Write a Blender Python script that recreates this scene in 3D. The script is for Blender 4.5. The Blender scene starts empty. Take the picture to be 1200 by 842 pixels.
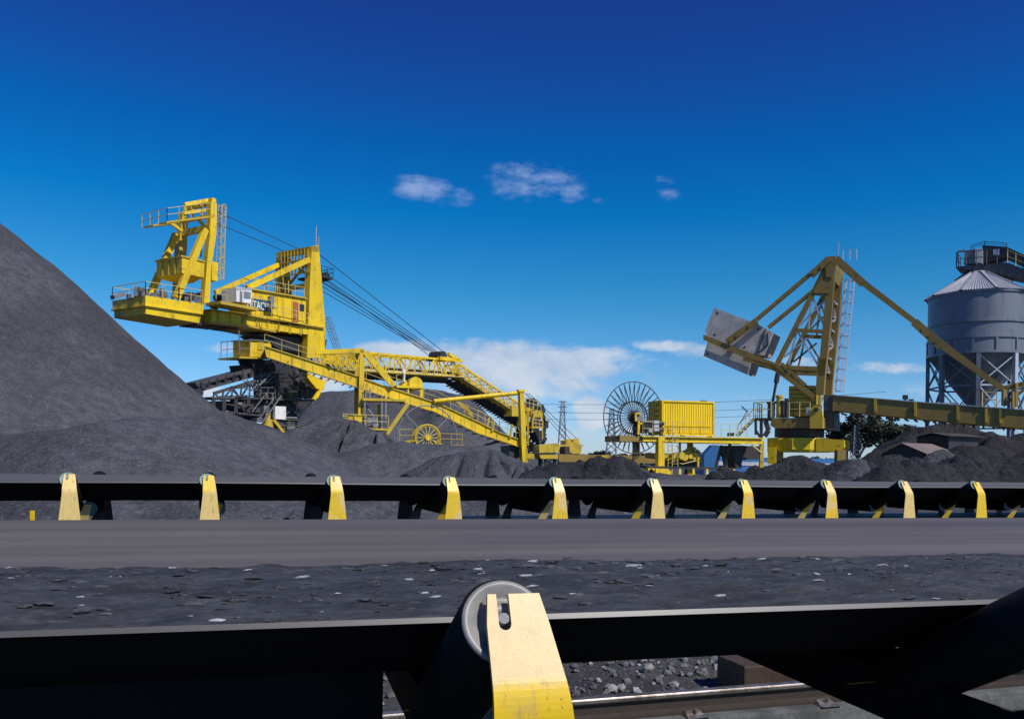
import bpy, bmesh, math, random
from mathutils import Vector, Matrix, noise
random.seed(7)
scene = bpy.context.scene
COL = scene.collection
V = Vector
PI = math.pi
# ------------------------------------------------------------------ camera
F = 1000.0; HX = 600.0; HY = 540.0; ROLL = 0.0155; H = 1.5
CAM = V((0, 0, H))
cr, sr = math.cos(ROLL), math.sin(ROLL)
cd = bpy.data.cameras.new('camera'); cam = bpy.data.objects.new('camera', cd); COL.objects.link(cam)
cd.sensor_width = 36; cd.lens = 36 * F / 1200; cd.shift_y = (HY - 421) / 1200.0
cd.clip_start = 0.03; cd.clip_end = 20000
cam.matrix_world = Matrix(((cr, -sr, 0, 0), (0, 0, -1, 0), (sr, cr, 0, H), (0, 0, 0, 1)))
scene.camera = cam
scene.view_settings.view_transform = 'Standard'; scene.view_settings.look = 'None'
scene.view_settings.exposure = 0.0; scene.view_settings.gamma = 1.0

def ray(px, py):
    dx, dy = px - HX, HY - py
    return V((dx * cr - dy * sr, F, dx * sr + dy * cr)) / F
def at(px, py, Y):
    """point seen in direction (px,py) at distance Y"""
    return CAM + ray(px, py) * Y

class Plane:
    """vertical plane standing in the yard, so that outlines get their own place and size"""
    def __init__(s, px, d, u, base=None):
        s.u = V((u[0], u[1], 0)).normalized(); s.n = V((s.u.y, -s.u.x, 0))
        r = ray(px, HY); s.O = V((r.x * d, d, 0)) if base is None else base
    def __call__(s, px, py, w=0.0):
        r = ray(px, py); o = s.O + s.n * w
        t = (o - CAM).dot(s.n) / r.dot(s.n)
        return CAM + r * t
def C(ox, oy, k): return lambda x, y: (ox + x / k, oy + y / k)
c1 = C(120, 220, 4.678); c2 = C(250, 260, 4.678); c3 = C(220, 380, 5.264); c4 = C(400, 390, 5.2625)
c5 = C(520, 400, 5.261); c6 = C(690, 430, 5.4545); c7 = C(810, 290, 5.615); c8 = C(860, 420, 5.615)
d1 = C(1040, 270, 5.2625); d2 = C(980, 420, 5.264); e1 = C(560, 460, 7.5); e2 = C(340, 440, 7.02)

# ------------------------------------------------------------------ objects
ORG = {}
def tag(o, label=None, cat=None, group=None, kind=None):
    if label: o['label'] = label
    if cat: o['category'] = cat
    if group: o['group'] = group
    if kind: o['kind'] = kind
    return o
def empty(name, loc, label, cat, group=None, kind=None):
    o = bpy.data.objects.new(name, None); COL.objects.link(o); o.location = loc; o.empty_display_size = .2
    ORG[o.name] = V(loc)
    return tag(o, label, cat, group, kind)

class MB:
    def __init__(s): s.v = []; s.f = []; s.sm = []; s.ch = []
    def add(s, vs, fs, smooth=False):
        b = len(s.v); s.v += [V(x) for x in vs]; s.ch.append((b, len(s.v), len(s.f), len(s.f) + len(fs)))
        s.f += [tuple(b + i for i in f) for f in fs]; s.sm += [smooth] * len(fs)
        return s
    def ext(s, vs, fs):
        s.add(vs, fs); c = s.ch.pop(); d = s.ch[-1]; s.ch[-1] = (d[0], c[1], d[2], c[3]); return s
    def hexa(s, a, b):
        """a, b: two quads (4 points each)"""
        return s.add(list(a) + list(b), [(0, 1, 2, 3), (7, 6, 5, 4), (0, 4, 5, 1), (1, 5, 6, 2), (2, 6, 7, 3), (3, 7, 4, 0)])
    def poly(s, pts, ext):
        n = len(pts); ext = V(ext)
        vs = list(pts) + [V(p) + ext for p in pts]
        fs = [tuple(range(n)), tuple(range(2 * n - 1, n - 1, -1))] + [(i, i + n, (i + 1) % n + n, (i + 1) % n) for i in range(n)]
        return s.add(vs, fs)
    def beam(s, a, b, t, d, n):
        """bar from a to b, t thick across, d deep away from face normal n"""
        a, b = V(a), V(b); k = (b - a).cross(n).normalized() * t / 2
        e = -V(n) * d
        return s.poly([a + k, b + k, b - k, a - k], e)
    def bar(s, a, b, w, h=None, up=(0, 0, 1)):
        a, b = V(a), V(b); h = h or w; d = (b - a).normalized(); up = V(up)
        if abs(d.dot(up)) > .98: up = V((1, 0, 0))
        x = d.cross(up).normalized() * w / 2; z = x.cross(d).normalized() * h / 2
        q = [-x - z, x - z, x + z, -x + z]
        return s.hexa([a + i for i in q], [b + i for i in q])
    def tube(s, a, b, r, n=6, r2=None, caps=True):
        a, b = V(a), V(b); d = (b - a).normalized(); r2 = r if r2 is None else r2
        up = V((0, 0, 1)) if abs(d.z) < .95 else V((1, 0, 0))
        x = d.cross(up).normalized(); y = d.cross(x)
        A = [a + (x * math.cos(2 * PI * i / n) + y * math.sin(2 * PI * i / n)) * r for i in range(n)]
        B = [b + (x * math.cos(2 * PI * i / n) + y * math.sin(2 * PI * i / n)) * r2 for i in range(n)]
        s.add(A + B, [(i, (i + 1) % n, (i + 1) % n + n, i + n) for i in range(n)], smooth=n > 7)
        if caps: s.ext(A, [tuple(range(n - 1, -1, -1))]); s.ext(B, [tuple(range(n))])
        return s
    def path(s, pts, r, n=5):
        for a, b in zip(pts[:-1], pts[1:]): s.tube(a, b, r, n)
        return s
    def ring(s, c, x, y, R, r, n=40, m=5):
        x, y = V(x), V(y); z = x.cross(y); vs = []; fs = []
        for i in range(n):
            a = 2 * PI * i / n; d = x * math.cos(a) + y * math.sin(a)
            for j in range(m):
                b = 2 * PI * j / m; vs.append(V(c) + d * (R + r * math.cos(b)) + z * r * math.sin(b))
        for i in range(n):
            for j in range(m): fs.append((i * m + j, (i + 1) % n * m + j, (i + 1) % n * m + (j + 1) % m, i * m + (j + 1) % m))
        return s.add(vs, fs, True)
    def lathe(s, c, prof, n=48, smooth=True):
        vs = []; fs = []; c = V(c)
        for r, z in prof:
            for i in range(n): a = 2 * PI * i / n; vs.append(c + V((r * math.cos(a), r * math.sin(a), z)))
        for k in range(len(prof) - 1):
            for i in range(n): fs.append((k * n + i, k * n + (i + 1) % n, (k + 1) * n + (i + 1) % n, (k + 1) * n + i))
        return s.add(vs, fs, smooth)
    def rail(s, pts, h=1.1, sp=1.6, r=.035):
        for a, b in zip(pts[:-1], pts[1:]):
            a, b = V(a), V(b); L = (b - a).length; n = max(1, int(round(L / sp)))
            for i in range(n + 1): p = a.lerp(b, i / n); s.bar(p, p + V((0, 0, h)), r * 1.6)
            for k in (1.0, .52): s.bar(a + V((0, 0, h * k)), b + V((0, 0, h * k)), r * 1.5)
        return s
    def ladder(s, a, b, side, w=.55, r=.035, sp=.35, cage=None):
        a, b = V(a), V(b); x = V(side).normalized() * w / 2
        s.bar(a - x, b - x, r * 1.6); s.bar(a + x, b + x, r * 1.6)
        n = int((b - a).length / sp)
        for i in range(1, n): p = a.lerp(b, i / n); s.bar(p - x, p + x, r)
        if cage:
            c = V(cage); n = int((b - a).length / 1.0)
            hoops = []
            for i in range(n + 1):
                p = a.lerp(b, i / n); hoop = [p - x * 1.2, p - x * 1.2 + c * .6, p - x * .5 + c, p + x * .5 + c, p + x * 1.2 + c * .6, p + x * 1.2]
                hoops.append(hoop)
                for q, w_ in zip(hoop[:-1], hoop[1:]): s.bar(q, w_, r * 1.2)
            for k in range(1, 5): s.bar(hoops[0][k], hoops[-1][k], r)
        return s
    def lattice(s, a1, a2, b1, b2, n, t, d=None, cross=False, posts=True):
        """web between chord a (a1..a2) and chord b (b1..b2)"""
        a1, a2, b1, b2 = V(a1), V(a2), V(b1), V(b2)
        for i in range(n):
            p, q = a1.lerp(a2, i / n), a1.lerp(a2, (i + 1) / n); u, v = b1.lerp(b2, i / n), b1.lerp(b2, (i + 1) / n)
            s.bar(p, v, t, d) if i % 2 == 0 or cross else s.bar(u, q, t, d)
            if cross: s.bar(u, q, t, d)
            if posts: s.bar(p, u, t, d)
        if posts: s.bar(a2, b2, t, d)
        return s
    def clusters(s, mg=.25):
        bb = []
        for a, b, _, _ in s.ch:
            P_ = s.v[a:b]; bb.append([min(p[i] for p in P_) - mg / 2 for i in range(3)] + [max(p[i] for p in P_) + mg / 2 for i in range(3)])
        n = len(bb); up = list(range(n))
        def f(i):
            while up[i] != i: up[i] = up[up[i]]; i = up[i]
            return i
        for i in range(n):
            for j in range(i):
                A, B_ = bb[i], bb[j]
                if all(A[k] <= B_[k + 3] and B_[k] <= A[k + 3] for k in range(3)): up[f(i)] = f(j)
        g = {}
        for i in range(n): g.setdefault(f(i), []).append(i)
        return list(g.values())
    def build(s, name, mat, parent=None, label=None, cat=None, group=None, kind=None, bevel=0):
        if parent is not None and kind is None and 1 < len(s.ch) < 420 and name != 'lattice_body':
            near = ORG[parent.name].y < 12
            cl = s.clusters(.02 if near else .25)
            if 1 < len(cl) <= 70:      # pieces that stand apart are parts of their own
                outs = []
                for ids in sorted(cl, key=len, reverse=True):
                    m = MB()
                    for i in ids:
                        a, b, fa, fb = s.ch[i]; m.add(s.v[a:b], [tuple(q - a for q in f_) for f_ in s.f[fa:fb]]); m.sm[-(fb - fa):] = s.sm[fa:fb]
                    outs.append(m._build(name, mat, parent, label, cat, group, kind, bevel))
                return outs[0]
        return s._build(name, mat, parent, label, cat, group, kind, bevel)
    def _build(s, name, mat, parent=None, label=None, cat=None, group=None, kind=None, bevel=0):
        me = bpy.data.meshes.new(name)
        if parent is not None: o0 = ORG[parent.name]
        else:
            xs = [v.x for v in s.v]; ys = [v.y for v in s.v]; zs = [v.z for v in s.v]
            o0 = V(((min(xs) + max(xs)) / 2, (min(ys) + max(ys)) / 2, min(zs)))
        me.from_pydata([v - o0 for v in s.v], [], s.f)
        me.polygons.foreach_set('use_smooth', s.sm)
        bm = bmesh.new(); bm.from_mesh(me)
        bmesh.ops.recalc_face_normals(bm, faces=bm.faces)
        if bevel:
            bmesh.ops.remove_doubles(bm, verts=bm.verts, dist=1e-5)
            ed = [e for e in bm.edges if len(e.link_faces) == 2 and e.calc_face_angle(0) > .6]
            bmesh.ops.bevel(bm, geom=ed, offset=bevel, segments=2, affect='EDGES', profile=.6, clamp_overlap=True)
        bm.to_mesh(me); bm.free(); me.materials.append(mat)
        o = bpy.data.objects.new(name, me); COL.objects.link(o)
        if parent is not None: o.parent = parent
        else: o.location = o0
        ORG[o.name] = o0
        return tag(o, label, cat, group, kind)
def copy_tree(o, off, parent=None, **kw):
    c = o.copy(); COL.objects.link(c); c.parent = parent
    if parent is None: c.location = o.location + V(off)
    ORG[c.name] = ORG[o.name] + V(off)
    for k, v in kw.items(): c[k] = v
    for ch in list(o.children): copy_tree(ch, off, c)
    return c

# ------------------------------------------------------------------ materials
class NT:
    def __init__(s, nt): s.nt = nt
    def n(s, t, **kw):
        d = s.nt.nodes.new(t)
        for k, v in kw.items():
            if hasattr(d, k) and not k[0].isupper(): setattr(d, k, v)
            else: s.set(d.inputs[k.replace('_', ' ')], v)
        return d
    def set(s, i, v):
        if isinstance(v, bpy.types.NodeSocket): s.nt.links.new(v, i)
        else:
            if hasattr(i.default_value, '__len__') and not isinstance(v, str) and len(v) == 3 and len(i.default_value) == 4: v = (*v, 1)
            i.default_value = v
    def math(s, op, a, b=0.0, c=0.0, clamp=False):
        d = s.nt.nodes.new('ShaderNodeMath'); d.operation = op; d.use_clamp = clamp
        s.set(d.inputs[0], a); s.set(d.inputs[1], b); s.set(d.inputs[2], c); return d.outputs[0]
    def mix(s, f, a, b, blend='MIX'):
        d = s.nt.nodes.new('ShaderNodeMix'); d.data_type = 'RGBA'; d.blend_type = blend
        s.set(d.inputs[0], f); s.set(d.inputs[6], a); s.set(d.inputs[7], b); return d.outputs[2]
    def noise(s, vec, scale, detail=4, rough=.55, dist=0):
        d = s.nt.nodes.new('ShaderNodeTexNoise'); s.set(d.inputs['Vector'], vec); d.inputs['Scale'].default_value = scale
        d.inputs['Detail'].default_value = detail; d.inputs['Roughness'].default_value = rough; d.inputs['Distortion'].default_value = dist
        return d.outputs[0]
    def ramp(s, v, a, b, lo=0.0, hi=1.0):
        d = s.nt.nodes.new('ShaderNodeMapRange'); d.interpolation_type = 'SMOOTHSTEP'
        s.set(d.inputs[0], v); d.inputs[1].default_value = a; d.inputs[2].default_value = b; d.inputs[3].default_value = lo; d.inputs[4].default_value = hi
        return d.outputs[0]
    def scale(s, vec, xyz):
        d = s.nt.nodes.new('ShaderNodeVectorMath'); d.operation = 'MULTIPLY'; s.set(d.inputs[0], vec); d.inputs[1].default_value = xyz; return d.outputs[0]
def newmat(name):
    m = bpy.data.materials.new(name); m.use_nodes = True; nt = m.node_tree
    p = nt.nodes['Principled BSDF']; t = NT(nt)
    tc = nt.nodes.new('ShaderNodeTexCoord')
    return m, t, p, tc.outputs['Object']
def bump(t, p, h, strength, dist):
    b = t.nt.nodes.new('ShaderNodeBump'); b.inputs['Strength'].default_value = strength; b.inputs['Distance'].default_value = dist
    t.set(b.inputs['Height'], h); t.set(p.inputs['Normal'], b.outputs[0])
def paint(name, base, dirt, amount=.5, sc=1.0, rough=.5, streak=True, rust=None, metal=0, bmp=.0):
    """painted or plain steel with patches of dirt, runs and rust of their own"""
    m, t, p, oc = newmat(name)
    n1 = t.noise(oc, .45 * sc, 6, .62); c = t.mix(t.ramp(n1, .52, .76, 0, amount), base, dirt)
    if streak:
        n2 = t.noise(t.scale(oc, (2.2 * sc, 2.2 * sc, .22 * sc)), 1.0, 5, .6)
        c = t.mix(t.ramp(n2, .52, .75, 0, amount * .85), c, dirt)
    c = t.mix(t.ramp(t.noise(oc, .16 * sc, 2, .5), .4, .62, 0, .45), c, (base[0] * .72, base[1] * .70, base[2] * .9 + .008))
    n3 = t.noise(oc, 6 * sc, 3, .6); c = t.mix(t.ramp(n3, .35, .75, 0, .22), c, dirt)
    if rust:
        n4 = t.noise(oc, 1.7 * sc, 7, .7); c = t.mix(t.ramp(n4, .60, .68, 0, .8), c, rust)
    t.set(p.inputs['Base Color'], c); t.set(p.inputs['Roughness'], t.ramp(n3, .3, .7, rough - .1, rough + .18)); p.inputs['Metallic'].default_value = metal
    if bmp: bump(t, p, n3, .3, bmp)
    return m
YEL = (.88, .60, .006); DIRT = (.10, .062, .022)
M = {}
M['yellow'] = paint('yellow_paint', YEL, DIRT, .78, rust=(.10, .045, .015))
M['clean'] = paint('clean_yellow_paint', (.90, .62, .004), (.55, .36, .02), .45)
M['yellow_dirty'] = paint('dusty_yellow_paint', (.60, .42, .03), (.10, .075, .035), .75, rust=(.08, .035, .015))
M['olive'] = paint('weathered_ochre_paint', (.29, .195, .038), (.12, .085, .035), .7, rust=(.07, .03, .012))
M['rail'] = paint('pale_yellow_rail_paint', (.62, .50, .16), (.25, .2, .1), .5)
M['dark'] = paint('coal_dusted_steel', (.040, .038, .038), (.013, .013, .014), .7, rust=(.06, .03, .018))
M['grey'] = paint('grey_steel', (.22, .225, .24), (.07, .07, .075), .6, rust=(.09, .05, .03))
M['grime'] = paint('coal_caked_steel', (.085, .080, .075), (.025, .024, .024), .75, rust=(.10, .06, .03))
M['rail_dirty'] = paint('dusty_rail_paint', (.17, .15, .10), (.06, .05, .04), .6)
M['galv'] = paint('galvanised_steel', (.55, .57, .60), (.22, .22, .23), .5, rough=.42, metal=.3)
M['white'] = paint('white_panel', (.80, .80, .78), (.35, .34, .32), .45)
M['door'] = paint('brick_red_door', (.42, .12, .05), (.2, .08, .04), .4)
M['glass'] = paint('dark_glass', (.03, .04, .05), (.02, .02, .02), .3, rough=.12)
M['teal'] = paint('blue_green_board', (.02, .10, .16), (.02, .06, .09), .4)
M['silo'] = paint('silo_steel', (.20, .217, .25), (.075, .073, .075), .75, sc=.7, rough=.42, rust=(.14, .09, .06), metal=.2)
M['silo_roof'] = paint('silo_roof_sheet', (.34, .35, .38), (.15, .145, .145), .5, sc=1, rough=.5)
M['blue'] = paint('blue_sheet', (.03, .15, .38), (.03, .09, .2), .5)
M['shed'] = paint('brown_corrugated_sheet', (.22, .165, .15), (.10, .075, .07), .6)
M['cable'] = paint('dark_wire_rope', (.03, .03, .035), (.02, .02, .02), .3)
M['rubber_far'] = paint('dark_belt', (.035, .035, .038), (.02, .02, .02), .5)

def concrete_mat(name, a, b, sc):
    m, t, p, oc = newmat(name)
    n = t.noise(oc, .9 * sc, 8, .65); n2 = t.noise(oc, 9 * sc, 5, .7)
    c = t.mix(t.ramp(n, .38, .66), a, b); c = t.mix(t.ramp(n2, .4, .7, 0, .4), c, (b[0] * .45, b[1] * .45, b[2] * .45))
    vo = t.n('ShaderNodeTexVoronoi', Vector=oc, Scale=7 * sc); c = t.mix(t.ramp(vo.outputs[0], .10, .16, .75, 0), c, (.03, .03, .03))
    t.set(p.inputs['Base Color'], c); p.inputs['Roughness'].default_value = .9; bump(t, p, n2, .5, .04 / sc)
    return m
M['concrete'] = concrete_mat('weathered_concrete', (.60, .56, .53), (.42, .39, .37), 1.0)
M['sleeper'] = concrete_mat('dusty_concrete', (.125, .13, .125), (.06, .062, .062), 5.0)

def coal_mat(name, sc=1.0, lo=(.052, .053, .060), hi=(.100, .103, .115), speck=.3, bs=1.0):
    m, t, p, oc = newmat(name)
    big = t.noise(oc, .12 * sc, 5, .6); mid = t.noise(oc, 1.6 * sc, 8, .72); fine = t.noise(oc, 9.0 * sc, 6, .8)
    vo = t.n('ShaderNodeTexVoronoi', Vector=oc, Scale=4.5 * sc); vo.inputs['Randomness'].default_value = 1
    c = t.mix(t.ramp(big, .35, .65), lo, hi)
    c = t.mix(t.ramp(mid, .38, .62, 0, .6), c, (lo[0] * .55, lo[1] * .55, lo[2] * .55))
    vf = t.n('ShaderNodeTexVoronoi', Vector=oc, Scale=7.0 * sc)
    sp = t.math('LESS_THAN', vf.outputs['Distance'], .22)
    rnd = t.n('ShaderNodeSeparateColor', Color=vf.outputs['Color'])
    sp = t.math('MULTIPLY', sp, t.ramp(rnd.outputs[0], .80, .97)); c = t.mix(t.math('MULTIPLY', sp, speck), c, (.42, .42, .44))
    c = t.mix(t.ramp(fine, .50, .66, 0, .6), c, (hi[0] * 1.9, hi[1] * 1.9, hi[2] * 1.9))
    t.set(p.inputs['Base Color'], c); t.set(p.inputs['Roughness'], t.ramp(fine, .3, .7, .62, .9)); p.inputs['Specular IOR Level'].default_value = .35
    h = t.math('ADD', t.math('MULTIPLY', mid, 1.0), t.math('MULTIPLY', t.math('SUBTRACT', 1.0, vo.outputs['Distance']), .28))
    h = t.math('ADD', h, t.math('MULTIPLY', fine, .35))
    sl = t.noise(t.scale(oc, (.22 * sc, .22 * sc, 1.1 * sc)), 1.0, 6, .7, .6); h = t.math('ADD', h, t.math('MULTIPLY', sl, 1.6))
    grit = t.noise(oc, 3.4 * sc, 4, .9); c = t.mix(t.ramp(grit, .56, .68, 0, .55), c, (lo[0] * .35, lo[1] * .35, lo[2] * .35)); t.set(p.inputs['Base Color'], c)
    bump(t, p, h, .9 * bs, .22 / sc)
    return m
M['coal'] = coal_mat('heaped_coal')
M['coal_dark'] = coal_mat('damp_coal', 1.0, (.020, .020, .022), (.050, .050, .056), .35, 1.5)
M['coal_brown'] = coal_mat('brownish_coal', 1.0, (.018, .017, .017), (.042, .040, .040), .3, 1.5)
M['gravel'] = coal_mat('dusty_gravel_bed', 7.0, (.03, .03, .032), (.085, .085, .088), .5, 1.0)
def load_mat():
    m, t, p, oc = newmat('fine_coal_dragged_by_belt')
    rot = t.n('ShaderNodeVectorRotate', Vector=oc); rot.rotation_type = 'Z_AXIS'; rot.inputs['Angle'].default_value = -math.atan2(1, 3.76)
    v = t.scale(rot.outputs[0], (1, 2.6, 2.6)); a = t.noise(v, 6, 7, .7); b = t.noise(v, 26, 6, .75)
    c = t.mix(t.ramp(a, .36, .64), (.020, .021, .024), (.062, .065, .074)); c = t.mix(t.ramp(b, .42, .64, 0, .6), c, (.016, .016, .018))
    c = t.mix(t.ramp(t.noise(v, 60, 4, .8), .58, .70, 0, .5), c, (.13, .135, .15))
    t.set(p.inputs['Base Color'], c); p.inputs['Roughness'].default_value = .7; bump(t, p, b, .7, .012); return m
M['coal_load'] = load_mat()

def belt_mat(name, a, b, U, k=1.0, rough=.45):
    """rubber with scuff lines that run along the belt"""
    m, t, p, oc = newmat(name)
    rot = t.n('ShaderNodeVectorRotate', Vector=oc); rot.rotation_type = 'Z_AXIS'; rot.inputs['Angle'].default_value = -math.atan2(U.y, U.x)
    n = t.noise(t.scale(rot.outputs[0], (.12 * k, 16 * k, 16 * k)), 1.0, 6, .65); n2 = t.noise(t.scale(rot.outputs[0], (.5 * k, 4 * k, 4 * k)), 1.0, 4, .5)
    c = t.mix(t.ramp(n, .3, .7), a, b); c = t.mix(t.ramp(n2, .4, .7, 0, .35), c, (a[0] * .7, a[1] * .7, a[2] * .75))
    t.set(p.inputs['Base Color'], c); t.set(p.inputs['Roughness'], t.ramp(n, .3, .7, rough, rough + .15))
    if rough > .55: p.inputs['Specular IOR Level'].default_value = .08
    return m

# ------------------------------------------------------------------ light
SUN = V((.745 * math.cos(math.radians(46)), -.667 * math.cos(math.radians(46)), math.sin(math.radians(46)))).normalized()
sd = bpy.data.lights.new('sun', 'SUN'); sd.energy = 4.3; sd.angle = math.radians(.5); sd.color = (1, .965, .90)
so = bpy.data.objects.new('sun', sd); COL.objects.link(so); so.rotation_euler = SUN.to_track_quat('Z', 'Y').to_euler()
w = bpy.data.worlds.new('World'); scene.world = w; w.use_nodes = True; wt = NT(w.node_tree)
bg = w.node_tree.nodes['Background']; bg.inputs['Strength'].default_value = .10
sky = wt.n('ShaderNodeTexSky'); sky.sky_type = 'NISHITA'; sky.sun_disc = False
sky.sun_elevation = math.asin(SUN.z); sky.sun_rotation = math.atan2(SUN.x, SUN.y)
sky.altitude = 0; sky.air_density = 1.0; sky.dust_density = .15; sky.ozone_density = 4.0
gen = wt.n('ShaderNodeTexCoord').outputs['Generated']
sep = wt.n('ShaderNodeSeparateXYZ', Vector=gen)
yy = wt.math('MAXIMUM', sep.outputs[1], .02)
U_ = wt.math('DIVIDE', sep.outputs[0], yy); W_ = wt.math('DIVIDE', sep.outputs[2], yy)
el = wt.n('ShaderNodeCombineXYZ', X=U_, Y=W_, Z=0.0).outputs[0]
# clouds of the day: (azimuth, height) of centre as slopes, half widths, strength
CL = [(497, 221, 40, 20, .58), (543, 230, 24, 18, .40), (610, 212, 66, 26, .60), (668, 226, 24, 14, .5), (782, 228, 20, 11, .42), (776, 207, 34, 16, .30), (700, 236, 14, 7, .3), (585, 200, 26, 12, .5), (638, 222, 30, 16, .5),
      (590, 428, 180, 32, 1.0), (470, 412, 80, 14, .85), (690, 420, 60, 17, .8), (640, 448, 130, 26, .7), (790, 405, 55, 9, .62), (840, 412, 60, 14, .62), (935, 425, 50, 12, .5), (1045, 430, 55, 9, .62),
      (262, 407, 32, 9, .5), (385, 452, 34, 16, .8), (235, 458, 30, 12, .75), (692, 482, 22, 26, 1.15), (672, 512, 34, 16, .6), (640, 495, 30, 25, .4), (560, 462, 110, 30, .6), (890, 465, 30, 8, .2), (1080, 470, 80, 30, .3), (740, 515, 90, 26, .45)]
mask = None
w1 = wt.noise(wt.scale(el, (1, 1.9, 1)), 9.0, 8, .62); w2 = wt.noise(wt.scale(el, (1, 2.1, 1)), 34.0, 6, .65)
for (px, py, rx, ry, s) in CL:
    r = ray(px, py)
    sub = wt.n('ShaderNodeVectorMath'); sub.operation = 'SUBTRACT'; wt.set(sub.inputs[0], el); sub.inputs[1].default_value = (r.x, r.z, 0)
    sc_ = wt.scale(sub.outputs[0], (1000.0 / rx, 1000.0 / ry, 0)); ln = wt.n('ShaderNodeVectorMath'); ln.operation = 'LENGTH'; wt.set(ln.inputs[0], sc_)
    g = wt.ramp(ln.outputs['Value'], .15, 1.5, s, 0)
    mask = g if mask is None else wt.math('MAXIMUM', mask, g)
den = wt.math('ADD', mask, wt.math('MULTIPLY', wt.math('SUBTRACT', wt.math('ADD', wt.math('MULTIPLY', w1, .6), wt.math('MULTIPLY', w2, .4)), .5), 2.2))
den = wt.math('MULTIPLY', wt.ramp(den, .22, .80), wt.ramp(mask, .0, .35))
den = wt.math('MULTIPLY', den, wt.math('GREATER_THAN', sep.outputs[1], .05))
# deep clear-air blue overhead (dry air seen at right angles to the sun), paler to the horizon
elev = wt.ramp(sep.outputs[2], -.02, .50)
hs = wt.n('ShaderNodeHueSaturation', Color=sky.outputs[0]); hs.inputs['Saturation'].default_value = 1.2
tint = wt.n('ShaderNodeValToRGB', Fac=elev); cb = tint.color_ramp
SKYST = [(0, (.72, .88, 1.35)), (.12, (.60, .89, 1.18)), (.35, (.26, .85, 1.05)), (.6, (.03, .73, 1.08)), (.8, (.04, .56, 1.02)), (1, (.18, .34, .84))]
cb.elements[0].position = 0; cb.elements[0].color = (*SKYST[0][1], 1); cb.elements[1].position = 1; cb.elements[1].color = (*SKYST[-1][1], 1)
for p_, c_ in SKYST[1:-1]: e_ = cb.elements.new(p_); e_.color = (*c_, 1)
skyc = wt.mix(1.0, hs.outputs[0], tint.outputs[0], 'MULTIPLY')
ccol = wt.mix(wt.ramp(w1, .35, .65), (4.9, 5.7, 7.2), (7.0, 7.4, 8.1))
ccol = wt.mix(wt.ramp(sep.outputs[2], .12, .28), ccol, (3.0, 4.2, 7.2))
final = wt.mix(wt.math('MULTIPLY', den, .82), skyc, ccol)
wt.set(bg.inputs['Color'], final)
# ================================================================== ground and coal
gm = MB(); S = 9000
gm.add([(-S, -S, -.02), (S, -S, -.02), (S, S, -.02), (-S, S, -.02)], [(0, 1, 2, 3)])
gm.build('ground', M['coal'], kind='structure')

def heap(name, label, segs, mat, k=.80, n=150, amp=.35, fs=1.0, furrow=None, tip=.8, group=None, seed=0, terr=None):
    """coal heap: slopes at the angle of repose around a crest line of points; a grid mesh that ends below the ground"""
    P_ = [V(p) for p in segs]
    R = max(p.z for p in P_) / k + 2
    x0, x1 = min(p.x for p in P_) - R, max(p.x for p in P_) + R; y0, y1 = min(p.y for p in P_) - R, max(p.y for p in P_) + R
    y0 = max(y0, 14.0)
    st = max(x1 - x0, y1 - y0) / n; nx = int((x1 - x0) / st) + 1; ny = int((y1 - y0) / st) + 1
    so_ = V((seed * 13.7, seed * 7.1, 0)); vs = []; keep = []
    for j in range(ny):
        for i in range(nx):
            x = x0 + i * st; y = y0 + j * st; best = -9e9; ang = 0; bd = 0
            q = V((x, y, 0)) + so_
            wx = x + noise.noise(q * .11) * 1.6 * amp / .35; wy = y + noise.noise(q * .11 + V((50, 0, 0))) * 1.6 * amp / .35
            for a, b in (zip(P_[:-1], P_[1:]) if len(P_) > 1 else [(P_[0], P_[0])]):
                ab = V((b.x - a.x, b.y - a.y)); L2 = ab.length_squared; t = 0 if L2 == 0 else max(0, min(1, ((wx - a.x) * ab.x + (wy - a.y) * ab.y) / L2))
                cx, cy, cz = a.x + ab.x * t, a.y + ab.y * t, a.z + (b.z - a.z) * t
                d = math.hypot(wx - cx, wy - cy); h = cz - k * (math.sqrt(d * d + tip * tip) - tip)
                if h > best: best = h; ang = math.atan2(wy - cy, wx - cx); bd = d; along = t * math.sqrt(L2)
            z = best
            if z > -3:
                z += amp * (noise.fractal(q * .22 * fs, .9, 2.0, 5) * .9 + noise.noise(q * 1.1 * fs) * .22 + abs(noise.noise(q * .45 * fs)) * .5)
                if terr:   # slumped tongues on the slope
                    z += terr * max(0, noise.noise(V((ang * 7, bd * .12, seed)))) * min(1, bd / 6)
                if furrow:
                    f_, a_ = furrow; s_ = along + ang * 3.5
                    z -= a_ * max(0, math.sin(s_ * f_ + noise.noise(q * .3) * 1.5)) ** 2 * min(1, bd / 1.5)
            vs.append(V((x, y, max(z, -1.2)))); keep.append(z > -.8)
    fs_ = []
    for j in range(ny - 1):
        for i in range(nx - 1):
            a = j * nx + i; q4 = (a, a + 1, a + nx + 1, a + nx)
            if any(keep[t_] for t_ in q4): fs_.append(q4)
    m = MB(); m.add(vs, fs_, True)
    o = m.build(name, mat, None, label, 'coal pile', group)
    return o
P2 = at
heap('coal_pile', 'huge smooth grey coal stockpile rising out of the left edge', [P2(-222, 86, 62), P2(-126, 158, 62)], M['coal'], k=.86, n=260, amp=.16, fs=1.3, tip=.3, terr=.30, seed=1)
heap('coal_pile', 'low rounded coal mound at the foot of the huge left stockpile', [P2(-40, 520, 38), P2(150, 492, 40), P2(225, 483, 45), P2(275, 492, 49), P2(318, 514, 51)], M['coal'], k=.55, n=200, amp=.34, tip=2.5, seed=2)
heap('coal_pile', 'coal ridge with deep vertical scrape furrows right of the dark chute base', [P2(376, 488, 74), P2(402, 491, 72), P2(446, 507, 70)], M['coal'], k=.72, n=230, amp=.40, furrow=(2.4, 1.25), tip=.8, seed=3)
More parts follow.
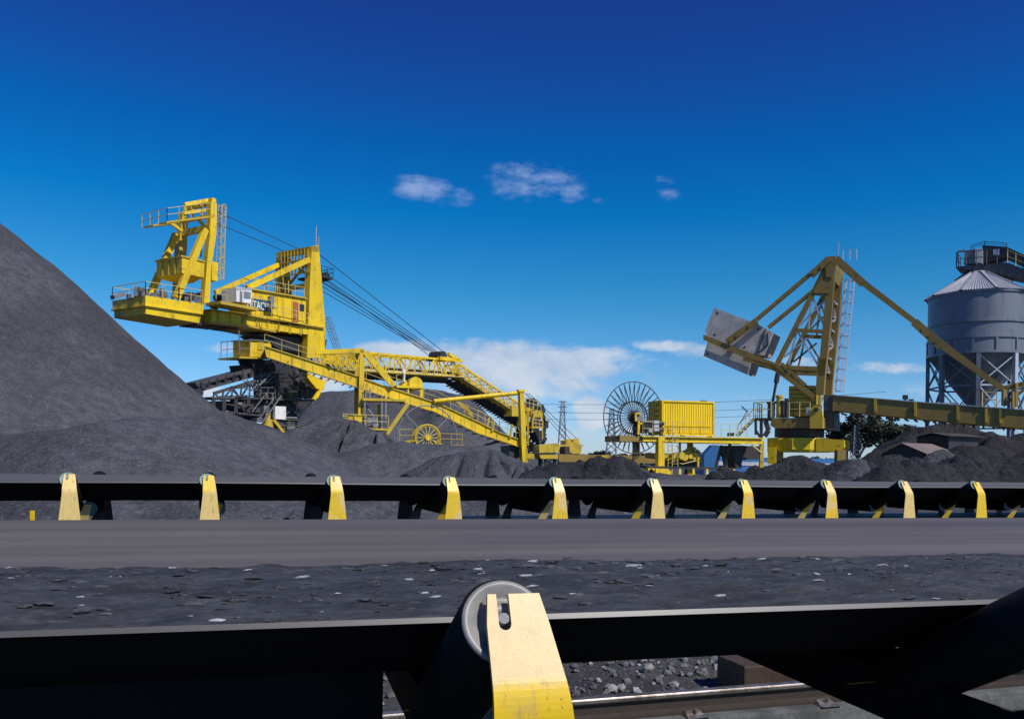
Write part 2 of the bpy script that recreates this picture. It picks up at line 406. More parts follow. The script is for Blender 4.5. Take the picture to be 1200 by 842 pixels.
heap('coal_pile', 'long low coal bank under the spoked cable reel', [P2(290, 536, 60), P2(380, 531, 60), P2(445, 519, 60), P2(520, 520, 60), P2(560, 526, 60)], M['coal'], k=.5, n=170, amp=.3, tip=1.6, seed=4)
heap('coal_pile', 'tall far coal ridge seen behind the sloping yellow beam', [P2(352, 468, 175), P2(385, 463, 172), P2(425, 455, 172), P2(500, 457, 172), P2(532, 464, 168), P2(560, 490, 165)], M['coal'], k=.80, n=150, amp=.7, fs=.4, tip=1.5, seed=5)
heap('coal_pile', 'coal bank with slanting rake marks left of the tall yellow post', [P2(520, 532, 52), P2(575, 528, 52), P2(612, 541, 51)], M['coal'], k=.62, n=150, amp=.2, furrow=(3.6, .42), tip=.8, seed=6)
heap('coal_pile', 'lumpy dark coal mound in front of the low yellow drive frames', [P2(622, 542, 40), P2(650, 538, 40), P2(690, 544, 41), P2(735, 539, 40), P2(752, 546, 40)], M['coal_dark'], k=.85, n=190, amp=.62, fs=1.9, tip=.4, seed=7)
heap('coal_pile', 'low coal heap under the yellow container platform', [P2(740, 557, 46), P2(860, 556, 46)], M['coal'], k=.6, n=110, amp=.22, fs=1.4, tip=.8, seed=8)
heap('coal_pile', 'small ragged dark coal heap left of the raked one', [P2(868, 551, 40), P2(873, 545, 40)], M['coal_dark'], k=.95, n=80, amp=.3, fs=2.0, tip=.2, seed=9)
heap('coal_pile', 'coal heap with rake marks below the round slewing deck', [P2(890, 550, 42), P2(926, 533, 43), P2(940, 533, 43), P2(972, 544, 44)], M['coal_dark'], k=.72, n=140, amp=.3, furrow=(4.5, .26), tip=.5, seed=10)
heap('coal_pile', 'pointed cone of coarse glinting coal below the leafy tree', [P2(1012, 536, 37)], M['coal'], k=.80, n=110, amp=.22, fs=2.0, tip=.3, seed=11)
heap('coal_pile', 'dark coal mound left of the coarse cone', [P2(985, 548, 39), P2(1000, 538, 40)], M['coal_dark'], k=.85, n=80, amp=.35, fs=1.5, tip=.3, seed=12)
heap('coal_pile', 'lumpy coal mound in front of the brown roofed shed', [P2(1040, 540, 41), P2(1068, 536, 42), P2(1090, 547, 42)], M['coal_dark'], k=.75, n=160, amp=.6, fs=1.7, tip=.5, seed=13)
heap('coal_pile', 'furrowed coal peak right of the brown roofed shed', [P2(1108, 524, 44), P2(1122, 540, 43)], M['coal'], k=.85, n=100, amp=.25, furrow=(5.0, .2), tip=.3, seed=14)
heap('coal_pile', 'dark coal bank in the right corner under the silo legs', [P2(1135, 541, 47), P2(1160, 528, 52), P2(1185, 512, 56), P2(1260, 505, 60)], M['coal_brown'], k=.72, n=200, amp=.75, fs=1.5, tip=1.0, seed=15)
heap('coal_pile', 'dark coal slope between the leafy tree and the shed', [P2(1035, 530, 88), P2(1078, 498, 92), P2(1110, 494, 92), P2(1170, 508, 88)], M['coal_brown'], k=.8, n=160, amp=.7, tip=1.0, seed=16)
heap('coal_pile', 'rough near black coal bank running behind the last four brackets', [P2(860, 552, 37), P2(960, 545, 38), P2(1030, 541, 36), P2(1130, 539, 38), P2(1230, 530, 39)], M['coal_dark'], k=.8, n=230, amp=.62, fs=2.2, tip=.3, seed=23)
heap('coal_pile', 'long low coal bank seen through the gap under the black belt', [P2(-250, 574, 21), P2(100, 572, 19), P2(420, 576, 20), P2(760, 578, 23), P2(900, 584, 24)], M['coal'], k=.5, n=330, amp=.16, fs=2.0, tip=.8, seed=17)

# ================================================================== conveyors in the foreground
def conveyor(u, org, prof, t0, t1, th, root, bmat, wave=0.0, name='belt', seg=40):
    """belt as a thin sheet of real thickness with the trough section prof [(s,z)] across"""
    v = V((-u.y, u.x, 0)); m = MB(); n = len(prof); vs = []; fs = []
    # outward normals of the section for the thickness
    nn = []
    for i in range(n):
        a = prof[max(0, i - 1)]; b = prof[min(n - 1, i + 1)]; d = V((b[0] - a[0], b[1] - a[1])).normalized(); nn.append(V((d.y, -d.x)))
    for k in range(seg + 1):
        t = t0 + (t1 - t0) * k / seg
        for side in (0, 1):
            for i in range(n):
                s = prof[i][0] + nn[i].x * th * side; z = prof[i][1] + nn[i].y * th * side
                z += wave * math.sin(t * 1.7 + prof[i][0] * 2)
                vs.append(org + u * t + v * s + V((0, 0, z)))
    w_ = 2 * n
    N0 = len(vs)
    for k in range(seg + 1):          # the cut edges of the belt have their own corners
        for i in (0, n - 1): vs.append(vs[k * w_ + i]); vs.append(vs[k * w_ + i + n])
    for k in range(seg):
        for i in range(n - 1):
            a = k * w_ + i; fs.append((a, a + 1, a + 1 + w_, a + w_)); fs.append((a + n, a + n + w_, a + n + 1 + w_, a + n + 1))
        for q in (0, 2):
            a = N0 + k * 4 + q; fs.append((a, a + 4, a + 5, a + 1))
    m.add(vs, fs, True)
    o = m.build(name, bmat, root); o.data.materials.append(M['under_shade'])
    for p_ in o.data.polygons:        # the worn top cover is grey, shade on the underside is painted near-black
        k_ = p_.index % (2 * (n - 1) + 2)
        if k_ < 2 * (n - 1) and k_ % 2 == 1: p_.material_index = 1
    return o

uA = V((3.76, 1, 0)).normalized(); vA = V((-uA.y, uA.x, 0)); oA = V((0, 1.2, H))
def A(t, s, z): return oA + uA * t + vA * s + V((0, 0, z))
uB = V((2.9, 1, 0)).normalized(); vB = V((-uB.y, uB.x, 0)); YB = 6.0; oB = V((ray(80, 553).x * YB, YB, H))
def B(t, s, z): return oB + uB * t + vB * s + V((0, 0, z))
def prof_round(pts, k=5):
    """soften the corners of the trough section"""
    out = [pts[0]]
    for i in range(1, len(pts) - 1):
        a, b, c = V(pts[i - 1]), V(pts[i]), V(pts[i + 1]); r = min((a - b).length, (c - b).length) * .35
        p, q = b + (a - b).normalized() * r, b + (c - b).normalized() * r
        for j in range(k + 1):
            t = j / k; e = p * (1 - t) ** 2 + b * 2 * t * (1 - t) + q * t * t; out.append((e.x, e.y))
    out.append(pts[-1]); return out
M['under_shade'] = belt_mat('painted_under_shade', (.010, .010, .011), (.016, .016, .017), V((1, .3, 0)), 1.0, .6)  # near-black that paints in the shade under the near belt and its frames
beltA = belt_mat('worn_moving_belt', (.075, .068, .068), (.115, .104, .102), uA, 1.0, .42)
beltB = belt_mat('dusty_black_belt', (.060, .060, .066), (.085, .085, .092), uB, .6, .45)
mbr, tb, pb, ob = newmat('cream_and_yellow_bracket_paint')
nz = tb.noise(ob, 2.2, 3, .5); nz2 = tb.noise(ob, 60, 6, .75); nz3 = tb.noise(tb.scale(ob, (70, 70, 14)), 1.0, 6, .7)
zz = tb.n('ShaderNodeSeparateXYZ', Vector=ob)
cc = tb.mix(tb.ramp(nz, .47, .50), (.78, .56, .20), (.80, .53, .03))
cc = tb.mix(tb.ramp(nz3, .52, .68, 0, .55), cc, (.30, .20, .05)); cc = tb.mix(tb.ramp(nz2, .62, .70, 0, .8), cc, (.10, .07, .05))
tb.set(pb.inputs['Base Color'], cc); pb.inputs['Roughness'].default_value = .42; bump(tb, pb, nz2, .25, .002)
M['bracket'] = mbr
# the near bracket: cream with sun glare painted in, yellow below the bend, brush marks and chips
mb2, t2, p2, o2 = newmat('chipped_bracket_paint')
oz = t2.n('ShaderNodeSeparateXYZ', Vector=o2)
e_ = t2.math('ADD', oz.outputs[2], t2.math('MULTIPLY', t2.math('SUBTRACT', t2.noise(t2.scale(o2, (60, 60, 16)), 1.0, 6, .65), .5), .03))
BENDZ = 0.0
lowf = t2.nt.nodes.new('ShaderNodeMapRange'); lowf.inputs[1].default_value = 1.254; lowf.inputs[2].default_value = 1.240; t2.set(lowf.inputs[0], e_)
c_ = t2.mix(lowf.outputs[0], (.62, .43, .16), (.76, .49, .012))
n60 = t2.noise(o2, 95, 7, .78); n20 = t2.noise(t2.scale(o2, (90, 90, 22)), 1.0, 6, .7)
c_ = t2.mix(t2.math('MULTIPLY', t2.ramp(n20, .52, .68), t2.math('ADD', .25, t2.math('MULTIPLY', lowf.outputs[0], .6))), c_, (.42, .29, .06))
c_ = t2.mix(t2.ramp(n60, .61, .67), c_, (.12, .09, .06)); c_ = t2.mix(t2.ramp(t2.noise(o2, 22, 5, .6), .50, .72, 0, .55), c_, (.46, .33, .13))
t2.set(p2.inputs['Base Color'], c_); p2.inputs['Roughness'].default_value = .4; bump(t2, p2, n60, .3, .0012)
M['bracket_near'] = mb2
mro, tr_, pr_, or_ = newmat('roller_shell')
nr = tr_.noise(or_, 40, 4, .6); tr_.set(pr_.inputs['Base Color'], tr_.mix(tr_.ramp(nr, .35, .7), (.014, .014, .014), (.008, .008, .008))); pr_.inputs['Roughness'].default_value = .8; pr_.inputs['Specular IOR Level'].default_value = .12
M['roller'] = mro
mre, te_, pe_, oe_ = newmat('roller_end_cap')
ne = te_.noise(oe_, 30, 4, .6); te_.set(pe_.inputs['Base Color'], te_.mix(te_.ramp(ne, .35, .7), (.27, .255, .235), (.20, .19, .18))); pe_.inputs['Roughness'].default_value = .45
M['roller_end'] = mre
M['roller_teal'] = paint('grey_green_roller_cap', (.20, .30, .28), (.12, .16, .15), .5, sc=20)

def roller(parent, a, b, r, capmat, name='roller', cap=True):
    a, b = V(a), V(b); d = (b - a).normalized(); m = MB(); L = (b - a).length
    n = 40; up = V((0, 0, 1)); x = d.cross(up).normalized(); y = d.cross(x); ringp = [(0, r * .93), (.004, r), (L - .004, r), (L, r * .93)]
    vs = []; fs = []
    for (q, rr) in ringp:
        for i in range(n): an = 2 * PI * i / n; vs.append(a + d * q + (x * math.cos(an) + y * math.sin(an)) * rr)
    for k in range(3):
        for i in range(n): fs.append((k * n + i, k * n + (i + 1) % n, (k + 1) * n + (i + 1) % n, (k + 1) * n + i))
    m.add(vs, fs, True); o = m.build(name, M['roller'], parent)
    if cap:
        m = MB(); vs = []; fs = []
        for (rr, q) in [(.0, -.001), (.20, -.001), (.22, -.004), (.40, -.004), (.43, .002), (.60, .002), (.63, -.002), (.80, -.002), (.83, -.004), (.93, -.002), (.935, .004)]:
            for i in range(n): an = 2 * PI * i / n; vs.append(a + d * (q - .001) + (x * math.cos(an) + y * math.sin(an)) * r * max(rr, .001))
        for k in range(10):
            for i in range(n): fs.append((k * n + i, k * n + (i + 1) % n, (k + 1) * n + (i + 1) % n, (k + 1) * n + i))
        m.add(vs, fs, True); m.build('end_cap', capmat, parent)
    return o

# section of both belts (s across, z below the camera)
PA = [(0, -.216), (.27, -.36), (1.20, -.365), (1.555, -.190)]
PB = [(0, -.190 - .0), (.26, -.333), (1.12, -.335), (1.43, -.172)]
RA = empty('belt_conveyor', A(0, .7, -H), 'near belt conveyor carrying black coal across the foreground', 'conveyor')
RB = empty('belt_conveyor', B(5, .7, -H), 'empty black belt conveyor on a row of ten pale yellow brackets', 'conveyor')
conveyor(uA, oA, prof_round(PA), -5, 24, .008, RA, beltA, seg=60)
conveyor(uB, oB, prof_round(PB), -9, 38, .012, RB, beltB, wave=.003, seg=90)

def idler(fn, t, u, v, prof, root, big, capmat, brmat, r=.056, far=True, zb=-.66, fext=.08):
    """one carrying station: cross beam, outer brackets, inner brackets and three rollers"""
    s0, z0 = prof[0]; s1, z1 = prof[1]; s2, z2 = prof[2]; s3, z3 = prof[3]
    m = MB()
    m.bar(fn(t + .02, -.16, zb), fn(t + .02, s3 + .16, zb), .11, .012); m.bar(fn(t - .03, -.16, zb + .045), fn(t - .03, s3 + .16, zb + .045), .012, .09)
    fr = m.build('idler_frame', M['dark'] if big else M['under_shade'], root, bevel=.002)  # near frames take the painted shade tone
    def wing(sa, za, sb, zb_, near):
        sg = -1 if near else 1
        d = V((sa - sb, za - zb_)).normalized(); pn = V((-d.y, d.x)) if not near else V((d.y, -d.x))
        if pn.y > 0: pn = -pn
        a = V((sa, za)) + d * ((.150 if big else .162) if near else fext) + pn * (r + .004); b = V((sb, zb_)) - d * -.02 + pn * (r + .011)
        roller(fr, fn(t, a.x, a.y), fn(t, b.x, b.y), r, capmat, cap=True)
        # bent outer bracket with an open slot for the roller shaft
        e = a + d * .012                         # plate centre at the shaft
        upv = V((-d.y, d.x)); upv = upv if upv.y > 0 else -upv
        tp = e + upv * .029; slot = e + upv * -.008; bend = e - upv * .078
        wt_, wb_ = (.031, .053) if not big else (.032, .052)
        off = .009 if not big else .012; wl_ = .035 if not big else .037
        th = .007
        q = MB()
        T = lambda tt, p, k=0: fn(t + tt + off, p.x + d.x * k, p.y + d.y * k)
        sw = .0075; so2 = -.013
        # upper plate around the slot
        wsl = wt_ + .010
        L0 = [T(-wt_, tp), T(so2 - sw, tp), T(so2 - sw, slot), T(-wl_, slot)]
        L1 = [T(-wt_, tp, th), T(so2 - sw, tp, th), T(so2 - sw, slot, th), T(-wl_, slot, th)]
        q.hexa(L0, L1)
        q.hexa([T(so2 + sw, tp), T(wt_ + .002, tp), T(wsl, slot), T(so2 + sw, slot)], [T(so2 + sw, tp, th), T(wt_ + .002, tp, th), T(wsl, slot, th), T(so2 + sw, slot, th)])
        # rest of the plate with the rounded slot bottom
        arc = [(so2 - sw * math.cos(PI * i / 6), -sw * math.sin(PI * i / 6)) for i in range(7)]
        face = [T(-wl_, slot)] + [T(x_, slot + upv * y_) for x_, y_ in arc] + [T(wsl, slot), T(wb_, bend), T(-wl_, bend)]
        back = [T(-wl_, slot, th)] + [T(x_, slot + upv * y_, th) for x_, y_ in arc] + [T(wsl, slot, th), T(wb_, bend, th), T(-wl_, bend, th)]
        n_ = len(face); q.add(face + back, [tuple(range(n_)), tuple(range(2 * n_ - 1, n_ - 1, -1))] + [(i, i + n_, (i + 1) % n_ + n_, (i + 1) % n_) for i in range(n_)])
        # bend in small steps down to the upright part
        prev = (bend, d, wb_, -wb_ + .012); down = V((0, -1)); outd = V((sg * 1.0, 0)); K = 6; p = bend.copy()
        ang0 = math.atan2(-upv.y, -upv.x); 
        dirs = []
        for i in range(K + 1):
            f = i / K; dv = (-upv * (1 - f) + down * f).normalized(); od = (d * (1 - f) + outd * f).normalized(); dirs.append((dv, od))
        ws = [wb_ + .0012 * i for i in range(K + 2)]
        for i in range(K):
            dv, od = dirs[i]; p2_ = p + dirs[i + 1][0] * .007
            def Q(pp, tt, oo, kk): return fn(t + tt + off, pp.x + oo.x * kk, pp.y + oo.y * kk)
            q.hexa([Q(p, -wl_, od, 0), Q(p, ws[i], od, 0), Q(p, ws[i], od, th), Q(p, -wl_, od, th)],
                   [Q(p2_, -wl_, dirs[i + 1][1], 0), Q(p2_, ws[i + 1], dirs[i + 1][1], 0), Q(p2_, ws[i + 1], dirs[i + 1][1], th), Q(p2_, -wl_, dirs[i + 1][1], th)])
            p = p2_
        foot = V((p.x, zb + .02)); wf = wb_ + (.016 if not big else .052); od = outd
        q.hexa([Q(p, -wl_, od, 0), Q(p, ws[K], od, 0), Q(p, ws[K], od, th), Q(p, -wl_, od, th)],
               [Q(foot, -wl_ - (.036 if big else .004), od, 0), Q(foot, wf, od, 0), Q(foot, wf, od, th), Q(foot, -wl_ - (.036 if big else .004), od, th)])
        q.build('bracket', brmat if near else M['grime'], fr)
        # shaft stub seen in the slot
        q = MB(); q.tube(T(so2, e, -.016), T(so2, e, .004), .0068, 12); q.build('shaft', M['grey'], fr)
        # inner bracket
        q = MB(); b2 = b + V((0, 0))
        lean = V((b.x + (-sg) * .045, zb + .09)); top = V((b.x - sg * -.02, b.y + .02))
        ti = t + (.085 if big else 0)
        q.hexa([fn(ti - .022, top.x - .03, top.y), fn(ti + .026, top.x - .03, top.y), fn(ti + .026, top.x - .022, top.y), fn(ti - .022, top.x - .022, top.y)],
               [fn(t - .055, lean.x + .03, zb + .04), fn(t + .055, lean.x + .03, zb + .04), fn(t + .055, lean.x + .038, zb + .04), fn(t - .055, lean.x + .038, zb + .04)])
        q.build('inner_bracket', brmat if near else M['grime'], fr)
    wing(s0, z0, s1, z1, True)
    if far: wing(s3, z3, s2, z2, False)
    roller(fr, fn(t + .08, s1 + .05, z1 - r - .012), fn(t + .08, s2 - .05, z2 - r - .012), r, capmat)
    return fr

# near conveyor: stations 0.88 m apart
for k in (0, 1, 2, 3, 4, 5):
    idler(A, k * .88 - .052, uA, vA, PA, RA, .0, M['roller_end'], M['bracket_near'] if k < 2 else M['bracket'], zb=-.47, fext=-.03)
m = MB()
for s in (-.13, 1.70):
    m.bar(A(-4, s, -.60), A(22, s, -.60), .07, .12)
m.build('stringer', M['dark'], RA)
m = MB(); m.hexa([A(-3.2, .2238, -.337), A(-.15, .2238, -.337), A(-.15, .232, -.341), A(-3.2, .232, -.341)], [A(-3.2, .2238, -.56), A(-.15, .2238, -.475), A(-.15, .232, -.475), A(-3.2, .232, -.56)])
m.build('shade_panel', M['under_shade'], RA)  # made-up black sheet, added to darken the gap under the belt
fr0 = None
for k in range(12):
    t = .02 + k * .9
    f = idler(B, t, uB, vB, PB, RB, 1, M['roller_teal'], M['bracket'])
idler(B, -.88, uB, vB, PB, RB, 1, M['roller_teal'], M['bracket'])
m = MB()
for s in (-.12, 1.60): m.bar(B(-9, s, -.74), B(36, s, -.74), .08, .14)
for t in range(-8, 34, 3):
    for s in (-.12, 1.60): m.bar(B(t, s, -.8), B(t, s, -H), .09)
m.build('stringer', M['dark'], RB)
for k in range(13):
    t = -.5 + 1.8 * k
    q = MB(); q.tube(B(t + .3, .1, -.60), B(t + .3, 1.4, -.60), .05, 14)
    q.build('return_roller', M['roller'], RB)
m = MB()
prb = [(.1, -.56), (1.4, -.56)]
m.hexa([B(3.2, .10, -.545), B(36, .10, -.545), B(36, .10, -.555), B(3.2, .10, -.555)], [B(3.2, 1.4, -.545), B(36, 1.4, -.545), B(36, 1.4, -.555), B(3.2, 1.4, -.555)])
m.build('return_belt', beltB, RB)

# coal on the near belt
def coalz(t, s):
    f = (s - .13) / 1.2; base = -.306 + .036 * math.sin(PI * max(0, min(1, f)))
    q = V((t * 1.6, s * 4, 0))
    return base + .014 * noise.noise(q) + .010 * noise.noise(V((t * 7, s * 26, 3))) + .006 * noise.noise(V((t * 14, s * 50, 7))) + .003 * noise.noise(V((t * 40, s * 110, 9)))
m = MB(); vs = []; fs = []; nt_, ns_ = 620, 64; ts = []
for i in range(nt_): ts.append(-2.6 + 16 * (i / nt_) ** 1.7)
for t in ts:
    for j in range(ns_):
        s = .165 + 1.150 * j / (ns_ - 1)
        z = coalz(t, s)
        if s < .3: z = max(z, -.216 - .5334 * s + .003)
        if s > 1.15: z = max(z, -.365 + (s - 1.2) * .493 + .003)
        vs.append(A(t, s + (.012 * noise.noise(V((t * 5, 0, 0))) + .008 * noise.noise(V((t * 22, 0, 5)))) * (j == ns_ - 1 or j == ns_ - 2), z))
for i in range(nt_ - 1):
    for j in range(ns_ - 1): a = i * ns_ + j; fs.append((a, a + 1, a + ns_ + 1, a + ns_))
m.add(vs, fs, True); RC = m.build('coal_load', M['coal_load'], None, 'layer of fine black coal riding on the near belt', 'coal', kind='stuff')

def stones(name, pts, mat, root=None, flat=.6, seed=3, **kw):
    rnd = random.Random(seed); m = MB()
    bi = bmesh.new(); bmesh.ops.create_icosphere(bi, subdivisions=1, radius=1); base = [v.co.copy() for v in bi.verts]; ff = [tuple(v.index for v in f.verts) for f in bi.faces]; bi.free()
    for p, r, st in pts:
        R = Matrix.Rotation(rnd.random() * 6.28, 3, 'Z') @ Matrix.Rotation(rnd.random() * .8, 3, 'X')
        vs = []
        for b in base:
            q = R @ V((b.x * r * (.7 + .6 * rnd.random()), b.y * r * (.7 + .6 * rnd.random()), b.z * r * flat * (.7 + .6 * rnd.random())))
            if st is not None: q = q + st[0] * q.dot(st[0]) * (st[1] - 1)
            vs.append(V(p) + q)
        m.add(vs, ff)
    return m.build(name, mat, root, **kw)
rnd = random.Random(11); pts = []; pal = []
for i in range(3200):
    t = -2.2 + 11 * rnd.random() ** 1.6; s = .18 + 1.10 * rnd.random(); r = .003 + .006 * rnd.random() ** 3
    (pal if rnd.random() < .09 else pts).append((A(t, s, coalz(t, s) + r * .2), r, (uA, 2.8)))
M['coal_lump'] = coal_mat('coal_lump', 14, (.028, .029, .033), (.08, .082, .092), .3, .4)
M['pale_lump'] = concrete_mat('pale_shale', (.42, .43, .46), (.25, .26, .28), 20)
stones('coal_lumps', pts, M['coal_lump'], None, .5, label='coal lumps strewn over the fine coal on the near belt', cat='coal', kind='stuff')
stones('shale_chips', pal, M['pale_lump'], None, .5, seed=5, label='pale shale chips scattered in the coal on the near belt', cat='stones', kind='stuff')

# ------------------------------------------------------------------ rail track between the conveyors
uR = V((3.145, 1, 0)).normalized(); vR = V((-uR.y, uR.x, 0))
pr = at(780, 811, 4.3); oR = V((pr.x, pr.y, 0)); ZR = pr.z
def R(t, s, z): return oR + uR * t + vR * s + V((0, 0, z))
TR = empty('railway_track', R(0, 0, 0), 'worn steel crane rail on dusty concrete plinth beside gravel', 'rail')
def prism(m, fn, t0, t1, sec): m.hexa if 0 else None; return m.poly([fn(t0, s, z) for s, z in sec], fn(t1, 0, 0) - fn(t0, 0, 0))
sec = [(-.028, 0), (.028, 0), (.028, -.022), (.007, -.032), (.007, -.08), (.05, -.09), (.05, -.10), (-.05, -.10), (-.05, -.09), (-.007, -.08), (-.007, -.032), (-.028, -.022)]
M['rail_web'] = paint('shaded_rusty_web', (.045, .032, .025), (.02, .016, .014), .6, sc=4)  # rusty web and foot darkened, shade below the head painted in
m = MB(); prism(m, R, -9, 30, [(s, ZR + z) for s, z in sec])
mrl, tl, pl, ol = newmat('rail_steel'); nl = tl.noise(ol, 9, 6, .7)
tl.set(pl.inputs['Base Color'], tl.mix(tl.ramp(nl, .4, .65), (.36, .33, .31), (.16, .125, .10))); pl.inputs['Metallic'].default_value = .75; pl.inputs['Roughness'].default_value = .36
m.build('rail', M['rail_web'], TR)
m = MB(); prism(m, R, -9, 30, [(s, ZR + z) for s, z in ((-.024, .003), (.024, .003), (.029, -.003), (.029, -.017), (-.029, -.017), (-.029, -.003))]); m.build('rail_head', mrl, TR)
for k in range(-8, 26):
    t = k * .78; m = MB()
    m.poly([R(t, -.62, ZR - .215), R(t, .45, ZR - .215), R(t, .50, ZR - .36), R(t, -.70, ZR - .36)], uR * .24)
    m.build('sleeper', M['sleeper'], TR, bevel=.012)
    for sg in (-1, 1):
        q = MB(); q.hexa([R(t + .06, sg * .05, ZR - .100), R(t + .18, sg * .05, ZR - .100), R(t + .18, sg * .13, ZR - .100), R(t + .06, sg * .13, ZR - .100)],
                         [R(t + .08, sg * .05, ZR - .078), R(t + .16, sg * .05, ZR - .078), R(t + .16, sg * .11, ZR - .092), R(t + .08, sg * .11, ZR - .092)])
        q.tube(R(t + .12, sg * .09, ZR - .10), R(t + .12, sg * .09, ZR - .065), .012, 6)
        q.build('rail_clip', mrl, TR)
    q = MB(); q.hexa([R(t + .03, -.46, ZR - .213), R(t + .21, -.46, ZR - .213), R(t + .21, -.28, ZR - .213), R(t + .03, -.28, ZR - .213)], [R(t + .05, -.44, ZR - .198), R(t + .19, -.44, ZR - .198), R(t + .19, -.30, ZR - .198), R(t + .05, -.30, ZR - .198)]); q.tube(R(t + .12, -.37, ZR - .2), R(t + .12, -.37, ZR - .15), .014, 6); q.build('sole_plate', mrl, TR)
m = MB(); m.hexa([R(-9, -.14, ZR - .212), R(20, -.14, ZR - .212), R(20, .14, ZR - .212), R(-9, .14, ZR - .212)], [R(-9, -.12, ZR - .102), R(20, -.12, ZR - .102), R(20, .12, ZR - .102), R(-9, .12, ZR - .102)])
m.build('plinth', M['sleeper'], TR, bevel=.015)
# gravel bed as a real uneven sheet under and around the rail
def gz(x, y):
    q = V((x, y, 0)); return ZR - (.20 if (V((x, y, 0)) - oR).dot(vR) > 0 else .275) + .03 * noise.noise(q * 1.3) + .02 * noise.noise(q * 6) + .012 * noise.noise(q * 18)
m = MB(); vs = []; fs = []; nx, ny = 330, 90
for j in range(ny):
    for i in range(nx):
        t = -6 + 19 * i / (nx - 1); s = -2.2 + 6.2 * j / (ny - 1); p = R(t, s, 0); z = gz(p.x, p.y)
        e = max(0, s - 2.6) * .12 + max(0, -s - 1.2) * .25
        vs.append(V((p.x, p.y, max(.0, z - e))))
for j in range(ny - 1):
    for i in range(nx - 1): a = j * nx + i; fs.append((a, a + 1, a + nx + 1, a + nx))
m.add(vs, fs, True); m.build('gravel_bed', M['gravel'], None, kind='structure')
pts = []; big_ = []
for i in range(12000):
    t = -4 + 13 * rnd.random(); s = -1.9 + 5.6 * rnd.random(); p = R(t, s, 0); r = .010 + .026 * rnd.random() ** 2.5
    if abs(s) < .06: continue
    band = .2 < s < 2.4
    zb_ = gz(p.x, p.y) - max(0, s - 2.6) * .12 - max(0, -s - 1.2) * .25
    if -.16 < s < .16: continue
    if band and rnd.random() < .16: big_.append((V((p.x, p.y, zb_ + r * .6)), r * 1.5, None))
    else: pts.append((V((p.x, p.y, zb_ + r * .3)), r, None))
M['stone'] = concrete_mat('ballast_stone', (.36, .35, .35), (.2, .195, .195), 12)
M['stone2'] = concrete_mat('dark_ballast_stone', (.15, .15, .155), (.05, .05, .053), 12)
stones('ballast', pts, M['stone2'], None, .7, seed=8, label='small dark ballast stones scattered round the rail', cat='gravel', kind='stuff')
stones('ballast', big_, M['stone'], None, .7, seed=9, label='pale broken stones lying behind the rail', cat='gravel', kind='stuff')
# rusty steel block on the rail, its shade painted into the dark brown
bk = R(0, 0, 0); 
m = MB(); a = at(857, 800, 5.62); b = at(935, 800, 5.62)
um = V((b.x - a.x, 0, 0)); 
a = at(872, 800, 4.95); q0 = V((a.x, 4.95, ZR - .25)); ub = uR
m.poly([q0, q0 + ub * .36, q0 + ub * .33 + V((0, 0, .235)), q0 + V((0, 0, .235))], vR * .3)
m.build('steel_block', paint('shaded_rusty_block', (.065, .042, .027), (.025, .018, .014), .8, sc=4, rust=(.12, .06, .03)), None, 'brown rusty steel block standing behind the rail', 'steel block', bevel=.01)
# tiny marker post
m = MB(); pm = at(38, 598, 9.5); m.bar(pm, V((pm.x, pm.y, 0)), .035); m.build('marker_post', M['yellow'], None, 'thin yellow marker post behind the second conveyor at far left', 'post')
# ================================================================== left machine: boom reclaimer
Z3 = V((0, 0, 1))
M1 = Plane(171, 80, (.56, .83)); n1 = M1.n; u1_ = M1.u
def m1(c, x, y, w=0): return M1(*c(x, y), w)
def PL(c, pts, w=0, pl=M1): return [pl(*c(x, y), w) for x, y in pts]
YR, YM, DK = M['yellow'], M['yellow_dirty'], M['dark']
base1 = V((m1(c2, 560, 700).x, m1(c2, 560, 700).y, 0))
R1 = empty('reclaimer', base1, 'big yellow slewing boom machine with hanging counterweight tower at left', 'mining machine')
def P1(mb, name, mat, parent=R1, **k): return mb.build(name, mat, parent, **k)
bk1 = -n1 * 5.2
# counterweight frame
m = MB(); m.poly(PL(c1, [(238, 641), (545, 690), (530, 741), (238, 690)]), bk1)
cw = P1(m, 'counterweight_frame', YR)
m = MB(); m.poly(PL(c1, [(236, 590), (556, 636), (552, 694), (236, 640)], .12), bk1 * 1.045)
m.poly(PL(c1, [(234, 638), (550, 688), (550, 694), (234, 646)], .25), bk1 * 1.09)
P1(m, 'deck_girder', YR)
m = MB(); t_ = PL(c1, [(236, 586), (420, 612)], .3); far = [p + bk1 * 1.05 for p in t_]
m.rail([far[0], t_[0], t_[1], PL(c1, [(550, 632)], .3)[0]], 1.25); m.rail([far[0], far[1]], 1.25)
P1(m, 'handrail', M['rail'])
# clutter on the end deck
m = MB(); rr = random.Random(4)
for i in range(26):
    p = t_[0].lerp(t_[1] + (t_[1] - t_[0]) * .9, rr.random()) - n1 * (5 * rr.random()); h = .2 + .7 * rr.random(); q = .15 + .3 * rr.random()
    m.bar(p, p + Z3 * h, q, q * 1.3)
m.bar(PL(c1, [(55, 600)], -3)[0], PL(c1, [(115, 585)], -3)[0], .7, .35)
P1(m, 'deck_fitting', M['grey'])
